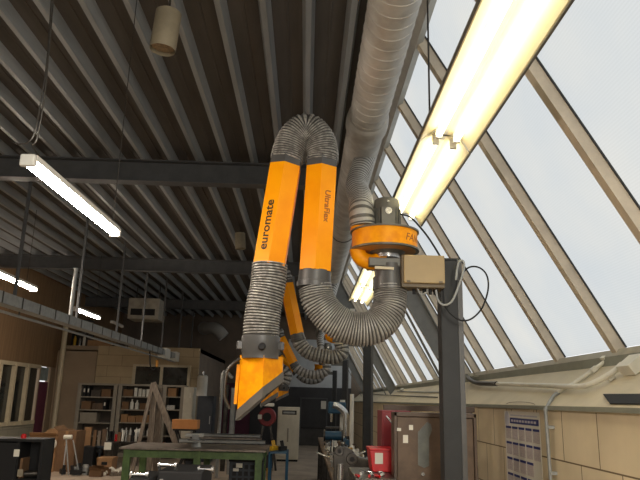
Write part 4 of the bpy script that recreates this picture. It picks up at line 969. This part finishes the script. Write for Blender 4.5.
# upright stock poles
for i, (x, y0, y1, Y, r_, m, lb) in enumerate([(221, 372, 440, 14.0, .035, GALV, 'tall bent-topped grey pole standing just left of the nearest hood'), (233, 388, 436, 14.6, .06, GALV, 'pale upright profile standing behind the nearest hood'), (226, 385, 436, 15.2, .05, STEELD, 'dark upright profile between the two pale ones')]):
    a_, b_ = at(x - 2, y1, Y), at(x + 1, y0, Y); xx = (a_.x + b_.x) / 2; b = MB()
    if i == 0: b.tube(spline([(xx, Y, 0), (xx, Y, 1.2), (xx, Y, b_.z - .1), (xx + .08, Y, b_.z), (xx + .22, Y, b_.z - .12)], 5), r_, 8)
    else: b.box(xx - r_, xx + r_, Y, Y + .012, 0, b_.z).box(xx - r_, xx - r_ + .012, Y, Y + .08, 0, b_.z).box(xx + r_ - .012, xx + r_, Y, Y + .08, 0, b_.z)
    tag(b.build('upright_profile', m, smooth=(i == 0)), lb, 'profile')
# wooden trestle
YT = 13.6
root = thing('wooden_trestle', 'weathered grey wooden A-frame trestle behind the green workbench', 'trestle', (at(155, 420, YT).x, YT, 0))
def pl(p, q_, w, t_, name='leg', dy=(0, 0)):
    a_, b_ = at(p[0], p[1], YT + dy[0]), at(q_[0], q_[1], YT + dy[1])
    if name == 'leg': a_ = b_ + (a_ - b_) * (b_.z / (b_.z - a_.z)); MB().bar(a_, b_, w, t_, (0, 1, 0)).build(name, WOOD, root, bevel=.004)
ap = (153, 383); fy = 393 + 1.6 * 638 / YT
pl((133, fy + 1), ap, .07, .05, dy=(-.3, 0)); pl((186, fy + 1), ap, .12, .06, dy=(-.3, 0)); pl((148, fy + 1), (155, 388), .12, .06, dy=(0, .06)); pl((156, fy + 1), (160, 388), .12, .06, dy=(.3, .1))
pl((141, 410), (172, 412), .03, .05, 'cross_bar', (-.1, -.1))
# long carton on a dark trestle
YQ = 12.9
x0, x1, z0, z1 = rect(172, 420, 197, 429, YQ)
tag(MB().box(x0, x1, YQ, YQ + .35, z0, z1).box(x0 - .003, x1 - .12, YQ - .003, YQ + .353, z1 - .02, z1 + .004).build('carton', ORCARD, bevel=.003), 'long orange-brown carton lying on a dark folding trestle', 'carton')
root = thing('folding_trestle', 'dark folding trestle with crossed legs under the long orange-brown carton', 'trestle', ((x0 + x1) / 2, YQ + .15, 0))
MB().box(x0 + .02, x1 - .02, YQ + .02, YQ + .33, z0 - .035, z0 - .002).build('top_bar', BLACK, root)
for yy in (YQ + .06, YQ + .28):
    MB().bar((x0 + .05, yy, 0.01), (x1 - .06, yy, z0 - .04), .03, .03).build('leg', BLACK, root); MB().bar((x1 - .05, yy + .03, 0.01), (x0 + .06, yy + .03, z0 - .04), .03, .03).build('leg', BLACK, root)
# dark cabinets and white boiler at the back
x0, x1, z0, z1 = rect(197, 396, 213, 425, 17.2)
root = thing('dark_cabinet', 'dark blue-black cabinet right of the grey locker', 'cabinet', ((x0 + x1) / 2, 17.2, 0))
MB().box(x0, x1, 17.22, 17.75, 0, z1).build('body', BLUEBK, root, bevel=.01); MB().box(x0 + .02, x1 - .02, 17.2, 17.22, .06, z1 - .03).build('door', BLUEBK, root, bevel=.005)
MB().bar((x1 - .07, 17.18, z1 - .7), (x1 - .07, 17.18, z1 - .5), .02, .02).build('handle', GALV, root)
v = at(201.5, 395, 17.5); w_ = at(201.5, 375, 17.5)
root = thing('white_cylinder', 'white upright cylinder tank standing on the dark blue-black cabinet', 'tank', (v.x, 17.5, z1))
MB().tube([(v.x, 17.5, z1), (v.x, 17.5, w_.z - .04), (v.x, 17.5, w_.z)], [.14, .14, .10], 20).build('tank', WHITEP, root, smooth=True)
MB().cyl((v.x, 17.5, w_.z), (v.x, 17.5, w_.z + .1), .03).build('valve', SILVER, root)
# grey control cabinet
YK = 17.9
x0, x1, z0, z1 = rect(277, 407, 299, 457, YK)
root = thing('control_cabinet', 'pale grey control cabinet with a dark meter slot in front of the charcoal wall', 'cabinet', ((x0 + x1) / 2, YK, 0))
MB().box(x0, x1, YK + .02, YK + .5, .05, z1).build('body', CABG, root, bevel=.012)
MB().box(x0 + .03, x1 - .03, YK, YK + .02, .12, z1 - .06).build('door', CABG, root, bevel=.006)
MB().box(x0 + .12, x1 - .08, YK - .012, YK, z1 - .20, z1 - .09).build('meter_slot', BLACK, root)
MB().box(x0 + .15, x1 - .12, YK - .016, YK - .012, z1 - .17, z1 - .12).build('meter_face', GALV, root)
MB().box(x0 + .27, x0 + .31, YK - .01, YK, .5, .85).build('recessed_grip', SHELFM, root)
MB().box(x0 + .02, x1 - .02, YK + .04, YK + .48, 0, .05).build('plinth', BLACK, root)
# red reel machine with pump
YR = 15.5
v = at(267, 417, YR)
root = thing('red_hose_reel', 'round red reel machine on a dark stand, left of the control cabinet', 'reel', (v.x, YR, 0))
MB().tube([(v.x, YR, v.z), (v.x, YR + .03, v.z), (v.x, YR + .19, v.z), (v.x, YR + .22, v.z)], [.19, .21, .21, .19], 32).build('drum', DRED, root, smooth=True)
MB().tube([(v.x, YR - .02, v.z), (v.x, YR, v.z)], .10, 20).build('hub', BLACK, root, smooth=True)
MB().box(v.x - .21, v.x - .12, YR - .03, YR - .01, v.z - .05, v.z + .05).build('label_sheet', PAPER, root)
for s_ in (-1, 1): MB().bar((v.x + s_ * .25, YR + .1, 0), (v.x + s_ * .05, YR + .1, v.z), .05, .05).build('leg', STEELD, root)
MB().box(v.x - .18, v.x + .18, YR + .0, YR + .2, .0, .35).build('base', STEELD, root, bevel=.01)
a_, b_, c_, d_ = rect(260, 404, 273, 410, YR); MB().box(a_, b_ + .02, YR, YR + .2, v.z + .24, d_ + .02).build('white_housing', WHITEP, root, bevel=.02)
# small clutter on the floor behind the bench
for i, (x, y, w, h, Y, m, lb) in enumerate([(262, 452, 7, 9, 13.4, BLACK, 'black bin on the floor between the green workbench and the red reel'), (270, 455, 6, 6, 12.6, YTAG, 'yellow bucket near the right end of the green workbench'), (256, 440, 8, 8, 14.4, GALV, 'grey bucket behind the long profiles')]):
    a_, b_, _, zt = rect(x - w / 2, y - h, x + w / 2, y, Y); c_ = (a_ + b_) / 2; r_ = (b_ - a_) / 2; h_ = .35
    root = thing('bucket', lb, 'bucket', (c_, Y, 0)); MB().tube([(c_, Y, 0), (c_, Y, h_), (c_, Y, h_), (c_, Y, .03)], [r_ * .8, r_, r_ * .93, r_ * .74], 18, caps=True).build('body', m, root, smooth=True)
    MB().tube([(c_ + r_ * math.cos(t_), Y, h_ + .1 * math.sin(t_)) for t_ in [k_ * math.pi / 8 for k_ in range(9)]], .006, 6).build('handle', STEELD, root)

# ================================================================== LEFT PILE
YP = 14.3
def flo(x): return at(x, 440, YP).x
root = thing('cardboard_stack', 'wide open tan cardboard box by the left wall', 'cardboard box', (flo(44), YP, 0))
x0, x1, _, z1 = rect(28, 436, 55, 462, YP); MB().box(x0, x1, YP, YP + .7, 0, z1).build('body', CARD, root, bevel=.004)
MB().prism([(x0, YP, z1), (x1, YP, z1), (x1 + .05, YP - .16, z1 + .07), (x0 + .05, YP - .16, z1 + .07)], (0, 0, .008)).build('flap', CARD, root)
MB().prism([(x0, YP + .7, z1), (x1, YP + .7, z1), (x1 + .05, YP + .95, z1 + .1), (x0 + .05, YP + .95, z1 + .1)], (0, 0, .008)).build('flap', CARD, root)
x0, x1, _, z1 = rect(56, 431, 75, 462, YP + .1)
root = thing('cardboard_box', 'tall brown cardboard box right of the wide open one', 'cardboard box', ((x0 + x1) / 2, YP, 0))
MB().box(x0, x1, YP + .1, YP + .7, 0, z1).build('body', CARD2, root, bevel=.004)
MB().prism([(x0, YP + .1, z1), (x0, YP + .7, z1), (x0 - .10, YP + .7, z1 + .09), (x0 - .10, YP + .1, z1 + .07)], (0, 0, .008)).build('flap', CARD2, root)
MB().box((x0 + x1) / 2 - .03, (x0 + x1) / 2 + .03, YP + .095, YP + .1, z1 - .3, z1).build('tape', CARD, root)
v = at(51, 444, YP - .06); MBt = MB().tube([(v.x, YP - .08, v.z), (v.x, YP - .02, v.z)], .11, 24); tag(MBt.build('white_disc', PAPER, smooth=True), 'white round disc leaning on the wide tan cardboard box', 'disc')
# roll stand
ys_ = 13.9; a_, b_ = at(64, 437, ys_), at(72, 437, ys_)
root = thing('roller_stand', 'small folding stand with a white roller in front of the cardboard boxes', 'stand', ((a_.x + b_.x) / 2, ys_, 0))
MB().cyl(a_, b_, .045).build('roller', PAPER, root, smooth=True)
for p_, q_ in (((70, 462), (66, 437)), ((64, 462), (67, 437)), ((81, 461), (73, 440))):
    u = at(*q_, ys_); w_ = at(*p_, ys_ - .15); w_.z = 0.01; MB().bar(w_, u, .02, .02).build('leg', GALV, root)
# cartons, bins and boards around
items = [((84, 427, 91, 443), 15.4, CARD, 'upright light cardboard sheet leaning before the left bookcase', 'cardboard_sheet', 'cardboard sheet', .05),
 ((93, 430, 96, 444), 15.2, CARD2, 'narrow brown board standing left of three before the left bookcase', 'board', 'board', .06),
 ((97.5, 431, 100.5, 445), 15.2, WOOD, 'narrow grey board in the middle of three before the left bookcase', 'board', 'board', .06),
 ((102, 429, 106, 445), 15.2, BROWN, 'dark brown board right of three before the left bookcase', 'board', 'board', .06),
 ((80, 447, 93, 462), 15.0, BLACK, 'black crate on the floor right of the roller stand', 'storage_crate', 'crate', .4),
 ((95, 446, 104, 459), 15.2, BLUEBK, 'dark crate behind the low pallet cartons', 'storage_crate', 'crate', .4),
 ((105, 443, 113, 457), 15.2, STEELD, 'dark grey machine box with a white sheet at the right of the pile', 'machine_box', 'box', .4),
 ((62, 459, 75, 466), 14.9, CARD2, 'low flat carton on the floor under the roller stand', 'carton', 'carton', .3),
 ((97, 458, 112, 466), 14.6, CARD, 'low flat tan carton on the floor in the front of the pile', 'carton', 'carton', .4),
 ((76, 431, 82, 444), 15.6, CARD2, 'brown carton standing behind the roller stand', 'carton', 'carton', .3)]
for (q, Y, m, lb, nm, ct, dp) in items:
    x0, x1, z0, z1 = rect(*q, Y); root = thing(nm, lb, ct, ((x0 + x1) / 2, Y, 0))
    MB().box(x0, x1, Y, Y + dp, 0, z1).build('body', m, root, bevel=.004)
    if dp > .2:
        MB().box(x0 - .01, x1 + .01, Y - .01, Y + dp + .01, z1 - .04, z1 + .004).build('rim', m, root, bevel=.003)
        MB().box((x0 + x1) / 2 - .06, (x0 + x1) / 2 + .06, Y - .014, Y - .001, z1 - .14, z1 - .08).build('hand_grip', BLACK, root)
for i, (x, y, Y, s_, m, lb, nm) in enumerate([(108, 446, 15.17, .08, PAPER, 'white sheet of paper on the dark grey machine box', 'paper_sheet')]):
    v = at(x, y, Y); tag(MB().box(v.x - s_, v.x + s_, Y - .02, Y - .015, v.z - s_, v.z + s_).build(nm, m), lb, 'paper')
random.seed(9)
tb = thing('packing_table', 'low dark table loaded with odds and ends before the middle bookcase', 'table', (flo(112), 16.2, 0))
tx0, tx1 = at(94, 442, 16.0).x, at(142, 442, 16.0).x
MB().box(tx0, tx1, 15.9, 16.6, .50, .54).build('table_top', STEELD, tb)
for xx in (tx0 + .05, tx1 - .09):
    for yy in (15.92, 16.54): MB().box(xx, xx + .04, yy, yy + .04, 0, .50).build('leg', STEELD, tb)
ODD = [('carton', CARD, 'tan'), ('tin', SILVER, 'silver'), ('bottle', PAPER, 'white'), ('carton', BLACK, 'black'), ('bottle', BLACK, 'black'), ('tin', RED, 'red'), ('carton', CARD2, 'brown'), ('tin', WHITEP, 'white'), ('bottle', SILVER, 'silver'), ('carton', WOOD, 'grey'), ('tin', BLACK, 'black'), ('bottle', WHITEP, 'pale')]
n_ = len(ODD)
for i, (k, m, cn) in enumerate(ODD):
    x = tx0 + .08 + (tx1 - tx0 - .2) * i / n_; w = .07; h = [.16, .2, .3, .22, .34, .15, .2, .25, .3, .14, .2, .32][i]; b = MB(); y = 15.98
    if k == 'carton': b.box(x, x + w * 1.1, y, y + .12, .54, .54 + h)
    elif k == 'tin': b.tube([(x + w / 2, y + .05, .54), (x + w / 2, y + .05, .54 + h), (x + w / 2, y + .05, .545 + h)], [w * .45, w * .45, w * .38], 12)
    else: b.tube([(x + w / 2, y + .05, .54), (x + w / 2, y + .05, .54 + h * .6), (x + w / 2, y + .05, .54 + h * .75), (x + w / 2, y + .05, .54 + h)], [w * .4, w * .4, w * .15, w * .13], 10)
    tag(b.build(k, m), '%s %s on the low dark table before the bookcases, %s from the left' % (cn, k, (['first'] + ORD[1:] + ['twelfth'])[i]), k, 'odds and ends on the low dark table')
v = at(137, 431, 15.9); root = thing('desk_lamp', 'small white-shaded lamp leaning over the low dark table', 'lamp', (v.x, 16.2, .54))
MB().cyl((v.x - .02, 16.25, .54), (v.x - .02, 16.25, .56), .09).build('base', BLACK, root); MB().cyl((v.x - .02, 16.25, .56), (v.x - .02, 16.2, v.z), .012).build('stem', BLACK, root)
MB().tube([(v.x - .08, 16.2, v.z - .07), (v.x + .05, 16.2, v.z + .03)], [.10, .03], 16).build('shade', WHITEP, root, smooth=True)

# ================================================================== FOREGROUND: BLACK RACK AND TROLLEYS
YC2 = 7.0
x0, x1, z0, z1 = rect(-22, 438.5, 42, 480, YC2)
root = thing('black_tool_rack', 'open black steel rack with white labels at the lower left corner', 'rack', ((x0 + x1) / 2, YC2, 0))
MB().box(x0, x1, YC2, YC2 + .30, z1 - .03, z1).build('top_panel', BLACK, root, bevel=.004)
for xx in (x0, x0 + (x1 - x0) * .58, x1 - .03): MB().box(xx, xx + .03, YC2, YC2 + .30, 0, z1 - .03).build('side_panel', BLACK, root)
MB().box(x0, x1, YC2 + .28, YC2 + .30, 0, z1 - .03).build('back_panel', BLACK, root)
for zz_ in (.12, .42, .72): MB().box(x0 + .03, x1 - .03, YC2 + .01, YC2 + .28, zz_, zz_ + .02).build('shelf', BLACK, root)
dl = x0 + (x1 - x0) * .58
MB().box(x0 + .02, dl + .02, YC2 - .015, YC2, .05, z1 - .04).build('door', BLACK, root, bevel=.004)
for (x, y) in ((16.5, 453), (20, 473)):
    v = at(x, y, YC2 - .02); MB().box(v.x - .028, v.x + .028, YC2 - .02, YC2 - .015, v.z - .035, v.z + .035).build('label_sheet', PAPER if y < 460 else mat('buff_paper', (150, 140, 120), .8), root)
v = at(23.5, 438, YC2 + .1)
root = thing('red_tin', 'small red tin standing on top of the black rack', 'tin', (v.x, YC2 + .1, z1)); MB().tube([(v.x, YC2 + .1, z1), (v.x, YC2 + .1, z1 + .03), (v.x, YC2 + .1, z1 + .045)], [.028, .028, .016], 16).build('body', RED, root, smooth=True)
v = at(34, 461, YC2 + .2)
tag(MB().tube([(v.x - .08, YC2 + .15, .775), (v.x + .08, YC2 + .2, .78)], .035, 12).build('steel_part', STEELD, smooth=True), 'dull steel round bar lying inside the open side of the black rack', 'bar')
tag(MB().box(v.x - .14, v.x - .06, YC2 + .06, YC2 + .24, .74, .74 + .2).build('cardboard_tray', CARD2, bevel=.003), 'small brown carton standing inside the open side of the black rack', 'carton')

def trolley(px0, px1, py, Y, label, handles, text=False):
    x0, x1, z0, z1 = rect(px0, py, px1, 480, Y)
    root = thing('equipment_case', label, 'equipment case', ((x0 + x1) / 2, Y, 0), 'black equipment cases with chrome handles')
    MB().box(x0, x1, Y, Y + .5, .08, z1).build('body', BLACK, root, bevel=.012)
    for xx in (x0 + .04, x1 - .04):
        for yy in (Y + .08, Y + .42): MB().cyl((xx - .015, yy, .04), (xx + .015, yy, .04), .04).build('castor', BLACK, root)
    for (a, b_, hy, yo) in handles:
        p_, q_ = at(a, hy + 1.5, Y + yo), at(b_, hy - 1.5, Y + yo); zt_ = (p_.z + q_.z) / 2; p_.z = q_.z = zt_; h = MB()
        h.cyl(p_, q_, .0135, seg=14); hh = h.build('handle', CHROME, root, smooth=True)
        for e_, s_ in ((p_, 1), (q_, -1)):
            o_ = e_ + Vector((s_ * .008, 0, 0)); MB().bar(o_, (o_.x, o_.y + .03, z1 - .01), .012, .03).build('bracket', SILVER, hh)
            MB().cyl((o_.x - .008, o_.y, zt_), (o_.x + .008, o_.y, zt_), .021, seg=14).build('end_boss', SILVER, hh, smooth=True)
    if text:
        for k in range(5): u = x0 + (x1 - x0) * (.56 + .055 * k); MB().box(u, u + .011, Y - .009, Y - .006, z1 - .10, z1 - .07).build('printed_mark', PAPER, root)
        MB().box(x0 + .02, x0 + .045, Y - .009, Y, z1 - .10, z1 - .05).build('latch', SILVER, root)
    return root
trolley(157, 202, 471.5, 4.6, 'larger black equipment case with two chrome handles, in front of the green workbench', [(158, 177, 465, .05), (198, 214, 469, .12)], True)
trolley(128, 149, 479, 4.4, 'black equipment case cut by the bottom edge, its single chrome handle just showing', [(130, 149, 474.5, .05)])

# ------------------------------------------------------------------ more odds and ends
random.seed(21)
SC = [('small black power tool', 'power_tool', 'power tool', BLACK), ('short wooden offcut', 'wood_offcut', 'offcut', WOOD), ('crumpled white sheet', 'crumpled_sheet', 'sheet', PAPER),
      ('small open brown carton', 'carton', 'carton', CARD2), ('dull steel offcut', 'steel_offcut', 'offcut', STEELD), ('small grey tin', 'tin', 'tin', GALV)]
for i in range(24):
    lb, nm, ct, m = SC[i % 6]; x = at(76 + (i * 37 % 44), 455, 14.2).x + random.uniform(-.08, .08); y = 13.75 + (i * 13 % 9) * .085; z = 0.0; a = random.uniform(0, 3.1); u = Vector((math.cos(a), math.sin(a), 0)); b = MB()
    if nm == 'power_tool': b.bar(Vector((x, y, .07)), Vector((x, y, .07)) + u * .22, .08, .09).bar(Vector((x, y, .04)) + u * .05, Vector((x, y, .20)) + u * .02, .05, .05, (1, 0, 0)).cyl(Vector((x, y, .07)) + u * .22, Vector((x, y, .07)) + u * .3, .015)
    elif nm == 'wood_offcut': b.bar(Vector((x, y, .02)), Vector((x, y, .02)) + u * .38, .09, .04)
    elif nm == 'steel_offcut': b.bar(Vector((x, y, .02)), Vector((x, y, .02)) + u * .45, .05, .012).bar(Vector((x, y, .045)), Vector((x, y, .045)) + u * .45, .012, .05)
    elif nm == 'tin': b.tube([(x, y, 0), (x, y, .15), (x, y, .155)], [.06, .06, .05], 14)
    elif nm == 'carton': b.box(x - .12, x + .12, y - .08, y + .08, 0, .12).prism([(x - .12, y - .08, .12), (x + .12, y - .08, .12), (x + .12, y - .15, .17), (x - .12, y - .15, .17)], (0, 0, .005))
    else: b.tube([(x + .1 * math.cos(t_) * (1 + .3 * math.sin(3 * t_)), y + .07 * math.sin(t_), .05 + .03 * math.sin(2 * t_)) for t_ in [k_ * .6 for k_ in range(11)]], [.03 + .02 * math.sin(k_ * 2.1) for k_ in range(11)], 7)
    tag(b.build(nm, m), lb + ' lying in the jumble on the floor before the left bookcase', ct, lb + 's in the jumble on the floor')
# tools standing and lying thick on the near part of the right-hand bench
S2 = [('white plastic bottle', 'bottle', 'bottle', WHITEP), ('black-handled hand tool', 'hand_tool', 'tool', BLACK), ('bright steel rod', 'steel_rod', 'rod', SILVER), ('grey plastic tub', 'tub', 'tub', LBOX), ('dark coil of wire', 'wire_coil', 'coil', STEELD)]
for i in range(40):
    lb, nm, ct, m = S2[i % 5]; y = 6.65 + (i / 40) * 3.2; x = .36 + (i * 29 % 41) / 41 * .42; z = BZ; a = random.uniform(0, 3.1); u = Vector((math.cos(a), math.sin(a), 0)); b = MB()
    if nm == 'bottle': b.tube([(x, y, z), (x, y, z + .13), (x, y, z + .16), (x, y, z + .2)], [.032, .032, .012, .012], 12)
    elif nm == 'hand_tool': b.bar(Vector((x, y, z + .02)), Vector((x, y, z + .02)) + u * .12, .03, .035); b.cyl(Vector((x, y, z + .02)) + u * .12, Vector((x, y, z + .02)) + u * .22, .008)
    elif nm == 'steel_rod': b.cyl((x, y, z + .012), Vector((x, y, z + .09)) + u * .24, .011)
    elif nm == 'tub': b.tube([(x, y, z), (x, y, z + .09), (x, y, z + .09), (x, y, z + .012)], [.05, .06, .055, .046], 14)
    else: b.tube([(x + .05 * math.cos(t_), y + .05 * math.sin(t_), z + .015 + .004 * t_) for t_ in [k_ * .5 for k_ in range(26)]], .008, 6)
    tag(b.build(nm, m), lb + ' among the tools on the long workbench', ct, lb + 's on the long workbench')

for i, (pts, m, lb) in enumerate([([(150, 350), (149, 360), (150, 368), (155, 370), (158, 365), (157, 361)], ORB, 'short dark cord with an amber plug hooked under the trunking, left of the two'), ([(176, 358), (178, 366), (183, 370), (187, 376), (188, 382)], RED, 'short dark cord with a red plug hanging from the end of the trunking')]):
    P = [ontx(*q) for q in pts]; yv = P[0].y; P = [Vector((TX + .02 * k_, yv + (p_.y - yv) * .5, p_.z)) for k_, p_ in enumerate(P)]
    P[0].z = c0 - .06
    root = thing('extension_lead', lb, 'cord', tuple(P[0])); MB().tube(spline(P, 6), .018, 7).build('cord', BLACK, root, smooth=True)
    MB().cyl(P[-1], P[-1] - Vector((0, 0, .16)), .04, .03, 10).build('plug', m, root, smooth=True)
